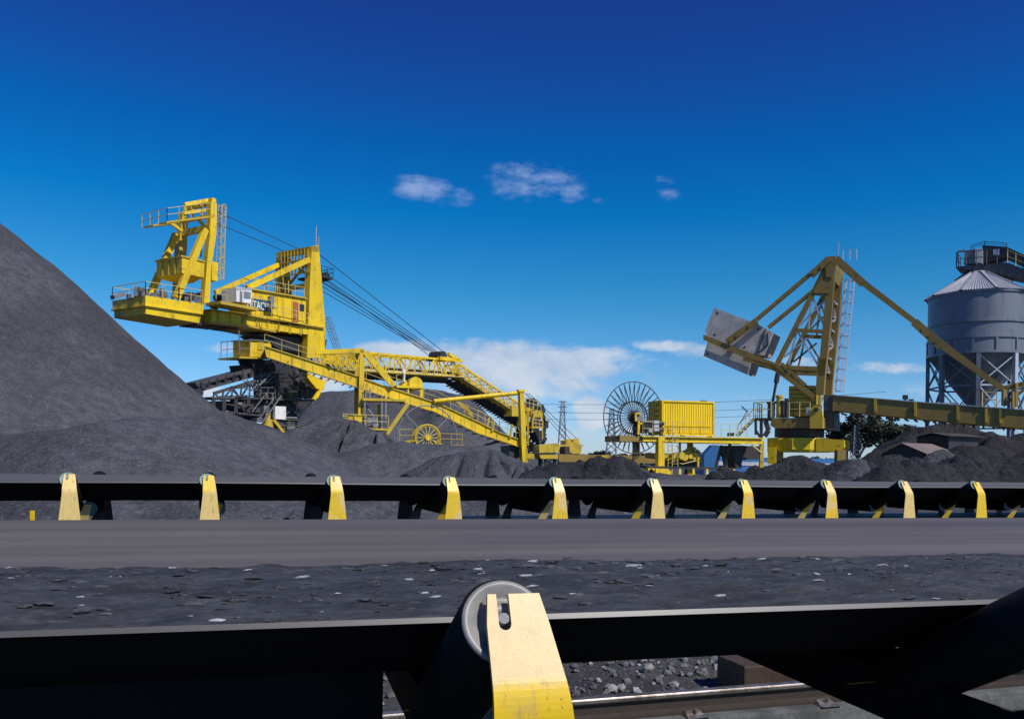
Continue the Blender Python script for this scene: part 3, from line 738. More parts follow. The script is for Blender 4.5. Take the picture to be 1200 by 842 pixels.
# main girder
m = MB(); m.poly(PL(c2, [(-10, 480), (190, 510), (380, 560), (612, 582), (612, 625), (470, 612), (345, 595), (180, 562), (-10, 545)], -.05), bk1 * .98)
P1(m, 'main_girder', YR)
m = MB(); m.poly(PL(c2, [(-10, 475), (612, 575), (612, 583), (-10, 483)], .3), bk1 * 1.06)
m.poly(PL(c2, [(-10, 545), (180, 562), (345, 597), (345, 606), (180, 571), (-10, 554)], .12), bk1 * 1.02)
for x in (30, 95, 165, 240, 300, 360, 420, 480):
    y = 488 + x * .152; m.beam(PL(c2, [(x, y)], .06)[0], PL(c2, [(x, y + 60)], .06)[0], .16, .14, n1)
P1(m, 'girder_flange', YM)
m = MB()
for x, y in ((520, 760), (600, 768), (680, 778)): m.poly(PL(c1, [(x, y - 32), (x + 60, y - 25), (x + 60, y), (x, y - 8)], -1.2), -n1 * 2.5)
P1(m, 'underside_box', DK)
# side walkway with cabinet
m = MB(); m.poly(PL(c2, [(40, 432), (248, 470), (248, 487), (40, 448)], 2.0), -n1 * 2.3)
P1(m, 'side_platform', YM)
m = MB(); m.rail(PL(c2, [(15, 425), (75, 435)], 2.0), 1.1); m.rail(PL(c2, [(215, 466), (312, 484), (318, 520)], 2.0), 1.1)
m.rail(PL(c2, [(318, 512), (520, 556)], 1.0), 1.1); P1(m, 'handrail', M['rail'])
m = MB(); f_ = PL(c2, [(126, 356), (212, 364), (212, 446), (126, 436)], 1.8); m.poly(f_, -n1 * 2.3)
cab = P1(m, 'electrical_cabinet', M['white'])
m = MB(); f_ = PL(c2, [(146, 378), (160, 380), (160, 438), (146, 436)], 1.85); m.poly(f_, -n1 * .06); f_ = PL(c2, [(168, 380), (205, 384), (205, 420), (168, 417)], 1.85); m.poly(f_, -n1 * .06)
for x in range(130, 212, 9): m.poly(PL(c2, [(x, 360), (x + 4, 360), (x + 4, 374), (x, 374)], 1.85), -n1 * .05)
m.build('cabinet_louvre', M['grey'], cab)
# machinery house
hw = .2; hd = -n1 * 3.6
m = MB(); m.poly(PL(c2, [(204, 368), (508, 420), (505, 562), (204, 508)], hw), hd)
house = P1(m, 'machinery_house', YR)
m = MB(); m.poly(PL(c2, [(198, 360), (514, 414), (514, 421), (198, 368)], hw + .25), hd * 1.13)
for x in (232, 262, 318, 352, 388, 430): m.beam(PL(c2, [(x, 376 + (x - 204) * .17)], hw + .05)[0], PL(c2, [(x, 505 + (x - 204) * .18)], hw + .05)[0], .07, .05, n1)
m.build('roof_trim', YM, house)
m = MB(); m.poly(PL(c2, [(216, 418), (316, 434), (316, 494), (216, 478)], hw + .08), -n1 * .06); sign = m.build('sign_board', M['teal'], house)
def text(s, c, a, b, w_, mat, parent, pl=M1, bold=.012):
    """lettering laid on a vertical face from pixel point a (lower left) to b (upper right)"""
    cu = bpy.data.curves.new('lettering', 'FONT'); cu.body = s; cu.size = 1; cu.offset = bold; cu.extrude = .012
    ob = bpy.data.objects.new('lettering', cu); COL.objects.link(ob); dg = bpy.context.evaluated_depsgraph_get(); me = bpy.data.meshes.new_from_object(ob.evaluated_get(dg))
    bpy.data.objects.remove(ob)
    p, q = pl(*c(*a), w_), pl(*c(*b), w_)
    xs = [v.co.x for v in me.vertices]; ys = [v.co.y for v in me.vertices]; W = max(xs) - min(xs); Hh = max(ys) - min(ys)
    L = (q - p).dot(pl.u); hz = abs(q.z - p.z); x0, y0 = min(xs), min(ys); o0 = ORG[parent.name]
    pe = pl(*c(b[0], a[1]), w_); slope = 0
    for v in me.vertices:
        x, y, z = v.co; v.co = p + pl.u * ((x - x0) / W * L) + Z3 * ((y - y0) / Hh * hz) + pl.n * z - o0
    me.materials.append(mat); o = bpy.data.objects.new('lettering', me); COL.objects.link(o); o.parent = parent; ORG[o.name] = o0
    return o
text('HITACHI', c2, (186, 466), (310, 448), hw + .1, M['white'], house)
m = MB(); m.poly(PL(c2, [(440, 436), (468, 441), (466, 550), (438, 545)], hw + .08), -n1 * .06); m.build('door', M['door'], house)
m = MB(); m.poly(PL(c2, [(475, 449), (499, 453), (499, 488), (475, 484)], hw + .08), -n1 * .06); m.build('window', M['glass'], house)
m = MB(); m.poly(PL(c2, [(314, 405), (334, 408), (334, 470), (314, 467)], hw + .5), -n1 * .5); m.poly(PL(c2, [(300, 462), (350, 470), (350, 474), (300, 466)], hw + .8), -n1 * .8)
m.build('wall_box', M['grey'], house)
m = MB(); m.rail(PL(c2, [(225, 366), (500, 413)], -.2), 1.1, 1.5); m.rail([p + hd for p in PL(c2, [(225, 366), (420, 400)], -.2)], 1.1, 1.5); m.build('handrail', M['rail'], house)
m = MB()
for x, y0, y1 in ((290, 370, 285), (350, 378, 310), (412, 390, 322)): m.tube(PL(c2, [(x, y0)], -1)[0], PL(c2, [(x, y1)], -1)[0], .06)
m.build('vent_pipe', M['rail'], house)

# mast (two tapered legs, slatted head)
legp = [(541, 132), (577, 128), (596, 330), (616, 590), (610, 745), (512, 745), (520, 590), (530, 330)]
m = MB(); m.poly(PL(c2, legp), -n1 * .9)
P1(m, 'mast_leg', YR)
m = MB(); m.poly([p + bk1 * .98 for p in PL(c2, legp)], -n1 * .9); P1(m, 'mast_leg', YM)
m = MB()
hp = PL(c2, [(541, 132), (577, 132), (579, 165), (541, 165)]); m.poly(hp, bk1)
hp = PL(c2, [(535, 330), (592, 330), (592, 352), (535, 352)]); m.poly([p - n1 * .9 for p in hp], bk1 * .8)
a_, b_ = PL(c2, [(560, 170), (560, 330)], -.5); 
m.bar(a_, b_ + bk1 * .9, .22); m.bar(a_ + bk1 * .9, b_, .22)
P1(m, 'mast_head', YM)
m = MB()
for i in range(9):
    p = PL(c2, [(541, 140)])[0] + bk1 * (i + .6) / 9.4; q = PL(c2, [(541, 275)])[0] + bk1 * (i + .6) / 9.4 - Z3 * (-.25 * abs(i - 4)); q.z = p.z - 2.9 + .12 * abs(i - 4) * 2
    m.bar(p - u1_ * .25, q - u1_ * .25, .16, .16)
for z in (0, -1.3, -2.8): p = PL(c2, [(541, 140)])[0] + Z3 * z - u1_ * .25; m.bar(p, p + bk1, .14)
P1(m, 'slatted_screen', YM)
m = MB(); m.beam(PL(c2, [(532, 205)], .1)[0], PL(c2, [(190, 360)], .1)[0], .55, .4, n1); P1(m, 'back_stay', YR)
m = MB(); a_, b_ = [p + bk1 for p in PL(c2, [(532, 205), (190, 360)], .1)]; m.beam(a_, b_, .5, .4, n1); P1(m, 'back_stay', YR)
m = MB(); p = PL(c2, [(563, 130)])[0]; m.tube(p, p + Z3 * 2.2, .04); m.tube(p + u1_ * .4, p + u1_ * .4 + Z3 * 1.1, .03); P1(m, 'antenna', M['rail'])
m = MB(); a_, b_ = PL(c2, [(614, 520), (672, 698)], -.5); m.ladder(a_, b_, n1, .6, cage=u1_ * .7)
P1(m, 'ladder', M['grey'])
# rope sheaves behind the mast
m = MB()
a_ = PL(c2, [(590, 300)], -.8)[0]; m.poly([a_, a_ + u1_ * 1.9, a_ + u1_ * 1.9 + Z3 * .25, a_ + Z3 * .25], bk1 * .75); 
m.rail([a_ + Z3 * .2, a_ + u1_ * 1.9 + Z3 * .2, a_ + u1_ * 1.9 + Z3 * .2 + bk1 * .75], 1.1, 1.0)
for k in range(5): c_ = a_ + u1_ * 1.5 + Z3 * .35 + bk1 * (.12 + .14 * k); m.tube(c_, c_ - n1 * .22, .55, 18)
P1(m, 'rope_sheave', DK)
m = MB()
for k in range(6):
    y_ = 300 + 12 * (k % 3); a_ = PL(c2, [(640, y_)], -1.2)[0] + bk1 * .13 * k; b_ = PL(c4, [(608, 128)], -1.2)[0] + bk1 * .1 * k + Z3 * .12 * k; m.tube(a_, b_, .045, 5)
for k in (0, 1): a_ = PL(c2, [(580, 178 + 26 * k)], -1)[0] + bk1 * .6 * k; b_ = PL(c4, [(640, 124)], -1.2)[0] + bk1 * .6 * k; m.tube(a_, b_, .045, 5)
P1(m, 'hoist_rope', M['cable'])
m = MB(); a_, b_ = PL(c1, [(630, 132)], -1)[0], PL(c2, [(560, 190)], -1)[0]; m.tube(a_, b_, .04, 5)
a_, b_ = PL(c1, [(630, 196)], -1)[0] , PL(c2, [(400, 165)], -5)[0]; m.tube(a_, b_, .04, 5)
P1(m, 'tower_rope', M['cable'])

# counterweight tower at the outer end
T = lambda pts, w=0: PL(c1, pts, w)
tow = MB(); tow.poly(T([(596, 72), (628, 76), (626, 250), (598, 430), (588, 632), (556, 632), (572, 430), (590, 250)], -.3), -n1 * .7)
P1(tow, 'tower_post', YR)
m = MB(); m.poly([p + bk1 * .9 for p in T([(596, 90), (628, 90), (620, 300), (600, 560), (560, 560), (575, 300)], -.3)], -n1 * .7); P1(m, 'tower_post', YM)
m = MB(); m.beam(*T([(572, 226), (414, 602)], .15), .62, .5, n1); P1(m, 'tower_strut', YR)
m = MB(); a_, b_ = [p + bk1 * .92 for p in T([(572, 218), (418, 590)], .1)]; m.beam(a_, b_, .62, .5, n1); P1(m, 'tower_strut', YR)
m = MB(); hb = T([(612, 72), (612, 100)], -.4)
m.bar(hb[0], hb[0] + bk1 * .9, .5, .55); p = T([(596, 215), (596, 250)], -.4); m.bar(p[0], p[0] + bk1 * .9, .4, .6)
m.bar(T([(600, 150)], -.3)[0], T([(600, 150)], -.3)[0] + bk1 * .95, .3, .3)
a_ = T([(560, 205)], -.3)[0]; b_ = T([(520, 130)], -.3)[0]
q = T([(470, 168), (560, 152)], -.2)
m.bar(T([(452, 92)], -2)[0], T([(600, 66)], -1)[0], .3, .35); m.bar(T([(445, 140)], -2)[0], T([(600, 118)], -1)[0], .25, .3)
for x in (455, 495, 545): m.bar(T([(x, 90 - (x - 455) * .17)], -2)[0], T([(x, 165 - (x - 455) * .15)], -2)[0], .2)
m.beam(*T([(520, 160), (575, 225)], .0), .25, .25, n1); m.beam(*T([(375, 190), (440, 235)], -2.4), .3, .25, n1)
P1(m, 'tower_head', YR)
m = MB(); pf = T([(352, 184), (620, 148), (620, 160), (352, 194)], .9); m.poly(pf, -n1 * 1.2); m.poly([p + bk1 * .55 for p in T([(375, 178), (560, 155), (560, 165), (375, 188)], .2)], -n1 * 1.6)
P1(m, 'tower_platform', YM)
m = MB(); m.rail([T([(354, 184)], .85)[0] - n1 * 4, *T([(354, 184), (612, 149)], .85)], 1.25, 1.3)
P1(m, 'handrail', M['rail'])
m = MB(); a_, b_ = T([(648, 500)], -1)[0], T([(648, 92)], -1)[0]; m.ladder(a_ - u1_ * .3, b_, n1, .6, r=.045, cage=u1_ * .6)
P1(m, 'ladder', M['rail'])
m = MB(); m.poly(T([(602, 402), (636, 412), (630, 512), (600, 505)], -.3), -n1 * 1.6); P1(m, 'limit_box', YR)
# hanging counterweight box, four sides sloping in at the bottom
m = MB(); f_ = T([(436, 373), (560, 405), (556, 492), (436, 466)], .0); d_ = -n1 * 4.1
lo = [(f_[3] + f_[2]) / 2 + d_ * .5 - Z3 * .45]
m.poly(f_, d_)
m.add([f_[3], f_[2], f_[2] + d_, f_[3] + d_, lo[0] - u1_ * .9 - d_ * .2, lo[0] + u1_ * .9 - d_ * .2, lo[0] + u1_ * .9 + d_ * .2, lo[0] - u1_ * .9 + d_ * .2], [(0, 1, 5, 4), (1, 2, 6, 5), (2, 3, 7, 6), (3, 0, 4, 7), (4, 5, 6, 7)])
hb_ = P1(m, 'hanging_weight_box', YR)
m = MB(); rim = T([(432, 368), (564, 400), (564, 408), (432, 377)], .1); m.poly(rim, d_ * 1.06)
for k in (.25, .5, .75): p = f_[0] + d_ * k - u1_ * .04; q = f_[3] + d_ * k - u1_ * .04; m.bar(p, q, .1)
m.build('box_rim', YM, hb_)
m = MB(); a_ = T([(545, 240)], -2.4)[0]
for k in (0, .5): m.tube(a_ - n1 * k, T([(540, 380)], -2.4)[0] - n1 * k, .06)
m.tube(a_ + Z3 * .2, a_ - n1 * .6 + Z3 * .2, .35, 14)
P1(m, 'hoist_chain', DK)
m = MB()
for (x, y, ww, hh) in ((540, 600, 30, 40), (470, 598, 26, 30), (620, 640, 22, 40), (640, 600, 20, 40)):
    p = T([(x, y)], -1.6)[0]; m.tube(p - n1 * .6, p + n1 * .6, ww / 60, 14); m.bar(p, p - Z3 * .8, .4)
P1(m, 'winch_drum', DK)

# dark lower works under the slewing ring
D = lambda pts, w=0: PL(c3, pts, w)
m = MB(); m.poly(D([(430, 60), (860, 95), (840, 190), (560, 150)], -1.0), bk1 * .6)
m.poly(D([(520, 215), (730, 270), (760, 330), (835, 330), (790, 455), (520, 455)], -1.5), bk1 * .6)
m.poly(D([(560, 455), (780, 462), (700, 560), (690, 600), (470, 600), (430, 560), (440, 480)], -1.2), bk1 * .7)
P1(m, 'slewing_base', DK)
m = MB(); m.poly(PL(c2, [(345, 620), (470, 630), (470, 700), (395, 690), (345, 660)], -2), bk1 * .45); P1(m, 'slew_column', M['grime'])
m = MB(); m.poly(D([(735, 285), (800, 330), (850, 350), (838, 405), (795, 395), (740, 330)], .1), -n1 * .8)
m.beam(*D([(838, 380), (780, 465)], .1), .3, .3, n1); m.beam(*D([(860, 335), (800, 455)], .2), .12, .12, n1); P1(m, 'curved_leg', YR)
m = MB(); m.poly(D([(384, 96), (500, 106), (515, 125), (515, 190), (495, 202), (384, 198)], 1.2), -n1 * 2.6); ob_ = P1(m, 'operator_cab', YR)
m = MB(); m.poly(D([(432, 108), (468, 110), (468, 158), (432, 156)], 1.27), -n1 * .06); m.build('panel', YM, ob_)
m = MB(); m.poly(D([(380, 90), (505, 100), (505, 105), (380, 95)], 1.4), -n1 * 3); m.build('roof', M['grey'], ob_)
m = MB(); m.poly(D([(318, 198), (500, 204), (500, 214), (318, 208)], 1.4), -n1 * 3.4); P1(m, 'cab_platform', YM)
m = MB(); m.rail([D([(320, 200)], 1.3)[0] - n1 * 3, *D([(320, 200), (384, 202)], 1.3)], 1.7, 1.0); m.bar(*D([(322, 198), (316, 38)], 1.3), .1); P1(m, 'handrail', M['grey'])
m = MB(); tf = D([(385, 215), (480, 218), (462, 270), (408, 268)], .9); m.poly(tf, -n1 * 2); m.poly(D([(330, 250), (400, 262), (395, 290), (340, 285)], .4), -n1 * 2); P1(m, 'chute', DK)
# inclined feeder conveyors pointing left
m = MB(); m.beam(*D([(55, 388), (540, 262)], .6), .95, 2.0, n1); m.beam(*D([(60, 372), (330, 310)], .3), .55, 1.8, n1); m.beam(*D([(175, 345), (345, 318)], 0), .45, 1.8, n1); 
fe = P1(m, 'feeder_conveyor', M['grime'])
m = MB(); 
for i in range(9):
    p = D([(80 + 52 * i, 388 - 13.5 * i)], 1.0)[0]; m.tube(p, p - n1 * 2.4, .2, 10)
    m.bar(p, p + Z3 * .55, .1)
m.build('idler_roller', DK, fe)
m = MB(); m.beam(*D([(165, 425), (540, 312)], .9), .3, .25, n1); m.beam(*D([(90, 405), (300, 345)], 1.0), .22, .25, n1); m.beam(*D([(58, 376), (335, 300)], .9), .14, .2, n1)
m.lattice(*D([(165, 425), (540, 312)], .9), *D([(150, 470), (540, 440)], .9), 7, .14); m.build('side_frame', M['grime'], fe)
m = MB(); m.tube(D([(75, 420)], 1.2)[0], D([(75, 420)], 1.2)[0] - n1 * 2.6, .42, 16); m.tube(D([(100, 380)], 1.2)[0], D([(100, 380)], 1.2)[0] - n1 * 2.6, .3, 16); m.build('drum', DK, fe)
m = MB()
m.poly(D([(150, 446), (560, 452), (560, 462), (150, 458)], 1.6), -n1 * 4); m.poly(D([(540, 455), (775, 462), (775, 472), (540, 466)], 2.0), -n1 * 4)
m.poly(D([(205, 530), (450, 556), (450, 566), (205, 542)], 1.5), -n1 * 3.6)
for x in (160, 225, 298, 375): m.bar(D([(x, 450)], 1.5)[0], D([(x, 545)], 1.5)[0], .28)
P1(m, 'lower_platform', M['grime'])
m = MB(); m.poly(D([(375, 462), (500, 466), (500, 545), (375, 540)], .8), -n1 * 3); m.poly(D([(220, 470), (300, 474), (300, 530), (220, 524)], .0), -n1 * 3); P1(m, 'equipment_box', M['grime'])
m = MB(); m.rail(D([(560, 455), (690, 458), (740, 460)], 1.95), 1.75, 1.2, .045); m.rail(D([(225, 532), (350, 545)], 1.4), 1.3, 1.2, .04); m.rail(D([(450, 460), (540, 458)], 1.9), 1.2, 1.2, .04)
m.rail(D([(560, 662), (690, 664)], 2.2), 1.3, 1.3, .045); P1(m, 'handrail', M['rail_dirty'])
m = MB(); a_, b_ = D([(445, 600), (560, 440)], 2.2); m.ladder(a_, b_, n1, .9, .06, .4); a_, b_ = D([(380, 540), (470, 420)], 1.2); m.ladder(a_, b_, n1, .9, .05, .4); P1(m, 'stair', M['grey'])
m = MB(); m.poly(D([(540, 503), (606, 506), (606, 586), (540, 583)], 2.4), -n1 * .35); P1(m, 'white_panel', M['white'])
m = MB(); p = D([(492, 605)], 2.0)[0]; m.tube(p - Z3 * .25, p + Z3 * .35, .5, 18); m.tube(p - Z3 * .7, p - Z3 * .25, .6, 18); m.tube(p + Z3 * .3, p + Z3 * 1.0, .3, 12); P1(m, 'slew_drive', YM)
m = MB()
for (x, y, r_) in ((540, 300, 16), (545, 360, 10), (670, 285, 14)): p = D([(x, y)], .5)[0]; m.tube(p, p - Z3 * 1.6, r_ / 40, 12)
m.beam(*D([(450, 560), (540, 330)], 1.0), .25, .25, n1); m.beam(*D([(640, 470), (690, 540)], 1.2), .3, .3, n1); m.beam(*D([(610, 480), (640, 590)], 1.4), .35, .3, n1)
m.beam(*D([(480, 440), (530, 330)], .6), .3, .3, n1)
P1(m, 'brace', M['grime'])
m = MB(); m.poly(D([(545, 620), (700, 625), (690, 690), (570, 690)], 1.5), -n1 * 3); P1(m, 'undercarriage', M['grime'])
m = MB(); m.beam(*D([(535, 590), (648, 738)], 2.4), .3, .2, n1); m.beam(*D([(560, 650), (640, 735)], 2.0), .2, .2, n1); m.beam(*D([(655, 738), (685, 650)], 2.0), .25, .2, n1); m.poly(D([(560, 684), (692, 686), (692, 695), (560, 694)], 2.2), -n1 * 2.5)
P1(m, 'bogie_frame', YM)
rr = random.Random(21)
for mt_, nn_, nm_ in (('grime', 46, 'pipework'), ('grey', 18, 'cable_tray'), ('dark', 14, 'bracket_frame')):
    m = MB()
    for i in range(nn_):
        x, y = rr.uniform(250, 760), rr.uniform(300, 600)
        if y > 520: x = rr.uniform(430, 690)
        if x < 420 and y < 330: y += 120
        L_ = rr.uniform(30, 130); w_ = rr.uniform(.2, 2.1); k = rr.random(); dx, dy = (L_, rr.uniform(-6, 6)) if k < .45 else ((rr.uniform(-4, 4), L_ * .7) if k < .75 else (L_ * .6, rr.choice((-1, 1)) * L_ * .6))
        if x + dx > 770: dx = -abs(dx)
        a_, b_ = D([(x, y), (x + dx, y + dy)], w_)
        m.bar(a_, b_, rr.uniform(.06, .17))
        if k < .2: m.bar(a_, a_ - n1 * 2.5, .1)
    P1(m, nm_, M[mt_])
for (x, y, ww, hh, w_) in ((300, 480, 40, 34, 1.3), (335, 490, 26, 40, 1.4), (590, 420, 60, 28, 1.2), (655, 425, 50, 26, 1.3), (430, 575, 50, 22, 1.6), (612, 630, 50, 26, 1.8), (470, 500, 34, 40, 1.5)):
    m = MB(); m.poly(D([(x, y), (x + ww, y), (x + ww, y + hh), (x, y + hh)], w_), -n1 * 1.1); P1(m, 'equipment_box', M[rr.choice(('grime', 'grey', 'yellow_dirty'))])
# tall legs that carry everything down to the rails
m = MB()
for dx in (-3.5, 3.5):
    for k in (0, 1): p = base1 + u1_ * (dx - 6) + bk1 * k; m.bar(p + Z3 * 5.0, p, .9); m.bar(p + Z3 * .5 - u1_ * 1.6, p + Z3 * .5 + u1_ * 1.6, .8, 1.0)
P1(m, 'gantry_leg', DK)

# bucket boom, a belt gallery that runs away behind
BG = lambda c, pts, w=0: PL(c, pts, w)
def gallery(a, b, hgt, name, nb, lowmat):
    """girder with cross braced side, handrail and belt"""
    bw = -n1 * 2.6; m = MB()
    for s_ in (0, 1):
        A_, B_ = a + bw * s_, b + bw * s_
        m.bar(A_, B_, .28, .45); m.bar(A_ + Z3 * hgt, B_ + Z3 * hgt, .22, .26); m.lattice(A_, B_, A_ + Z3 * hgt, B_ + Z3 * hgt, nb, .14)
    for i in range(nb + 1): p = a.lerp(b, i / nb); m.bar(p, p + bw, .16); m.bar(p + Z3 * hgt, p + Z3 * hgt + bw, .12)
    o = P1(m, name, YR)
    m = MB(); m.hexa([a - Z3 * .4, b - Z3 * .4, b - Z3 * .5, a - Z3 * .5], [a + bw - Z3 * .4, b + bw - Z3 * .4, b + bw - Z3 * .5, a + bw - Z3 * .5])
    k = Z3 * .55; m.hexa([a + k + bw * .15, b + k + bw * .15, b + k * 1.4 + bw * .15, a + k * 1.4 + bw * .15], [a + k + bw * .85, b + k + bw * .85, b + k * 1.4 + bw * .85, a + k * 1.4 + bw * .85])
    m.build('boom_belt', lowmat, o)
    m = MB(); e = n1 * .9; m.hexa([a, b, b - Z3 * .1, a - Z3 * .1], [a + e, b + e, b + e - Z3 * .1, a + e - Z3 * .1]); m.rail([a + e * .95, b + e * .95], 1.1, 1.6, .045); m.build('walkway', M['rail'], o)
    m = MB()
    for i in range(nb * 2): p = a.lerp(b, (i + .5) / (nb * 2)); m.tube(p + n1 * .1 - Z3 * .75, p + bw - Z3 * .75, .10, 8)
    m.build('return_roller', DK, o)
    return o
g0, g1 = BG(c4, [(-30, 225), (742, 272)], -1.0); 
gallery(g0, g1, 2.3, 'boom_gallery', 12, DK)
h0, h1 = BG(c5, [(95, 232)], -1.0)[0], BG(c5, [(520, 500)], -1.0)[0]
gallery(h0, h1, 2.1, 'bucket_boom', 12, DK)
m = MB(); a_, b_ = BG(c2, [(600, 745)], -.2)[0], BG(c4, [(140, 232)], -.2)[0]
m.bar(BG(c2, [(600, 712)], 0)[0], BG(c2, [(820, 706)], 0)[0], .4, .5); m.bar(BG(c2, [(600, 712)], 0)[0] + bk1 * .7, BG(c2, [(820, 706)], 0)[0] + bk1 * .7, .4, .5); m.lattice(BG(c2, [(600, 712)], 0)[0], BG(c2, [(820, 706)], 0)[0], BG(c2, [(600, 770)])[0], BG(c2, [(820, 800)])[0], 6, .16, cross=True)
m.lattice(*[p + bk1 * .7 for p in BG(c2, [(600, 712), (820, 706), (600, 770), (820, 790)])], 6, .16, cross=True)
P1(m, 'boom_root_frame', YR)
m = MB(); a_ = BG(c5, [(60, 130)], -.8)[0]; m.bar(BG(c5, [(80, 140)], -.8)[0], BG(c5, [(85, 200)], -.8)[0], .8, .8); m.bar(BG(c4, [(600, 155)], -.8)[0], BG(c4, [(720, 170)], -.8)[0], .5, .5); m.bar(BG(c4, [(660, 130)], -.8)[0], BG(c4, [(730, 172)], -.8)[0], .5, .4)
P1(m, 'rope_anchor_frame', YR)
m = MB(); 
for k in range(4): p = BG(c4, [(632, 142)], -.6)[0] + bk1 * .12 * k; m.tube(p, p - n1 * .3, .7, 16)
P1(m, 'anchor_sheave', DK)
# bucket wheel head: wheel, chute, drive and platforms
wc = BG(c5, [(560, 520)], -2.2)[0]
m = MB(); m.ring(wc, u1_, Z3, 3.2, .28, 30); m.ring(wc - n1 * 1.4, u1_, Z3, 3.2, .28, 30); m.tube(wc, wc - n1 * 1.6, .9, 18)
for k in range(9):
    a = 2 * PI * k / 9; d_ = u1_ * math.cos(a) + Z3 * math.sin(a); t_2 = u1_ * -math.sin(a) + Z3 * math.cos(a); m.bar(wc + d_ * .8, wc + d_ * 3.1, .25); m.bar(wc + d_ * .8 - n1 * 1.4, wc + d_ * 3.1 - n1 * 1.4, .25)
    p = wc + d_ * 3.2; m.poly([p, p + d_ * 1.1 - t_2 * .2, p + d_ * 1.2 + t_2 * 1.1, p + t_2 * .9], -n1 * 1.5)
P1(m, 'bucket_wheel', DK)
m = MB()
for (x0, y0, x1, y1, w_) in ((505, 400, 560, 430, 0), (540, 420, 610, 470, 0), (545, 520, 610, 535, .8), (500, 440, 520, 520, .3), (420, 395, 465, 460, .2)):
    m.poly(BG(c5, [(x0, y0), (x1, y0 + 4), (x1, y1), (x0, y1)], w_), -n1 * 1.5)
m.bar(*BG(c5, [(608, 440), (610, 600)], .5), .22); m.bar(*BG(c5, [(560, 430), (545, 560)], .4), .3); m.bar(*BG(c5, [(520, 430), (520, 640)], .4), .3)
P1(m, 'wheel_drive_frame', YM)
m = MB(); m.rail(BG(c5, [(505, 400), (600, 425)], .5), 1.3, 1.2, .06); m.rail(BG(c5, [(545, 522), (612, 536)], .9), 1.2, 1.2, .06); m.bar(*BG(c5, [(553, 372), (553, 420)], 0), .14); P1(m, 'handrail', M['rail'])
m = MB(); m.poly(BG(c5, [(565, 560), (610, 548), (635, 572), (618, 605), (590, 615)], -.5), -n1 * 1.4); m.tube(BG(c5, [(580, 500)], .5)[0], BG(c5, [(580, 500)], .5)[0] - n1 * 1, .9, 14); P1(m, 'wheel_chute', DK)
for w_, px_ in ((0, 0), (-1.2, 10), (.5, 24)):
    m = MB(); m.tube(BG(c5, [(500 + px_, 318)], w_)[0], BG(c5, [(750 + px_ * 3, 600)], w_)[0], .045, 5); P1(m, 'stay_rope', M['cable'])

# ================================================================== tripper car with the long inclined yellow beam
uT = V((2.9, 1, 0)); MT = Plane(310, 88, uT); nT = MT.n
TT = lambda c, pts, w=0: PL(c, pts, w, MT)
RT = empty('tripper_car', V((MT(460, 520).x, MT(460, 520).y, 0)), 'long yellow sloping conveyor beam with platforms and spoked cable reel', 'conveyor car')
def PT(mb, name, mat, parent=None, **k): return mb.build(name, mat, parent or RT, **k)
top = [(c2, 302, 688), (c2, 740, 822), (c4, 0, 243), (c4, 250, 322), (c4, 590, 430), (c4, 840, 548), (c5, 200, 510), (c5, 330, 560), (c5, 490, 610)]
bot = [(c5, 490, 640), (c5, 330, 603), (c5, 200, 560), (c4, 840, 610), (c4, 590, 480), (c4, 250, 372), (c4, 0, 290), (c2, 600, 822), (c2, 300, 732)]
fT = [MT(*c(x, y)) for c, x, y in top] + [MT(*c(x, y)) for c, x, y in bot]
m = MB(); n_ = len(top)
def strip(m, tp, bt, w_, dep):
    for i in range(len(tp) - 1):
        q = [MT(*tp[i], w_), MT(*tp[i + 1], w_), MT(*bt[i + 1], w_), MT(*bt[i], w_)]; m.hexa(q, [p - nT * dep for p in q])
TP = [(310, 405.5), (408, 437), (450, 452), (512, 472), (560, 494), (585, 506.5), (614, 517)]
BT = [(312, 417), (403, 447.5), (450, 463), (512, 482.5), (559, 506), (584, 514.5), (614, 524)]
strip(m, TP, BT, 0, .25); strip(m, TP, BT, -3.2, .25)
bmT = PT(m, 'side_beam', YR)
m = MB(); strip(m, [(x, y - 1.1) for x, y in TP], [(x, y + .2) for x, y in TP], .15, .5); strip(m, BT, [(x, y + 1.2) for x, y in BT], .15, .5)
L_ = 0
for i in range(24):
    f = (i + .5) / 24 * 304; x = 310 + f
    for k in range(len(TP) - 1):
        if TP[k][0] <= x <= TP[k + 1][0]:
            g = (x - TP[k][0]) / (TP[k + 1][0] - TP[k][0]); yt = TP[k][1] + g * (TP[k + 1][1] - TP[k][1]); yb = BT[k][1] + g * (BT[k + 1][1] - BT[k][1])
            m.beam(MT(x, yt, .036), MT(x, yb, .036), .09, .1, nT)
m.build('stiffener', YM, bmT)
m = MB(); strip(m, [(x, y + 3) for x, y in TP], [(x, y + 5) for x, y in TP], -.3, 2.9); m.build('belt', DK, bmT)
m = MB()
for i in range(34):
    x = 318 + i * 8.7
    for k in range(len(BT) - 1):
        if BT[k][0] <= x <= BT[k + 1][0]: g = (x - BT[k][0]) / (BT[k + 1][0] - BT[k][0]); yb = BT[k][1] + g * (BT[k + 1][1] - BT[k][1]); p = MT(x, yb + .6, -.3); m.tube(p, p - nT * 2.7, .07, 8)
m.build('roller_row', DK, bmT)
m = MB(); m.rail([MT(x, y - 1, -3.4) for x, y in TP[:5]], 1.2, 1.8, .03); m.rail([MT(x, y - 1, .1) for x, y in TP[4:]], 1.2, 1.0, .045); PT(m, 'handrail', M['rail'])
m = MB()
for x, yb, yt in ((577, 505, 493), (598, 513, 497), (571, 500, 489)): m.beam(MT(x, yb, .2), MT(x + 2.5, yt, .2), .2, .2, nT)
for i in range(7): m.beam(*TT(c5, [(80 + 10 * i, 370 + 3 * i), (150 + 8 * i, 445 + 6 * i)], -2), .1, .1, nT)
PT(m, 'guard_post', YM)
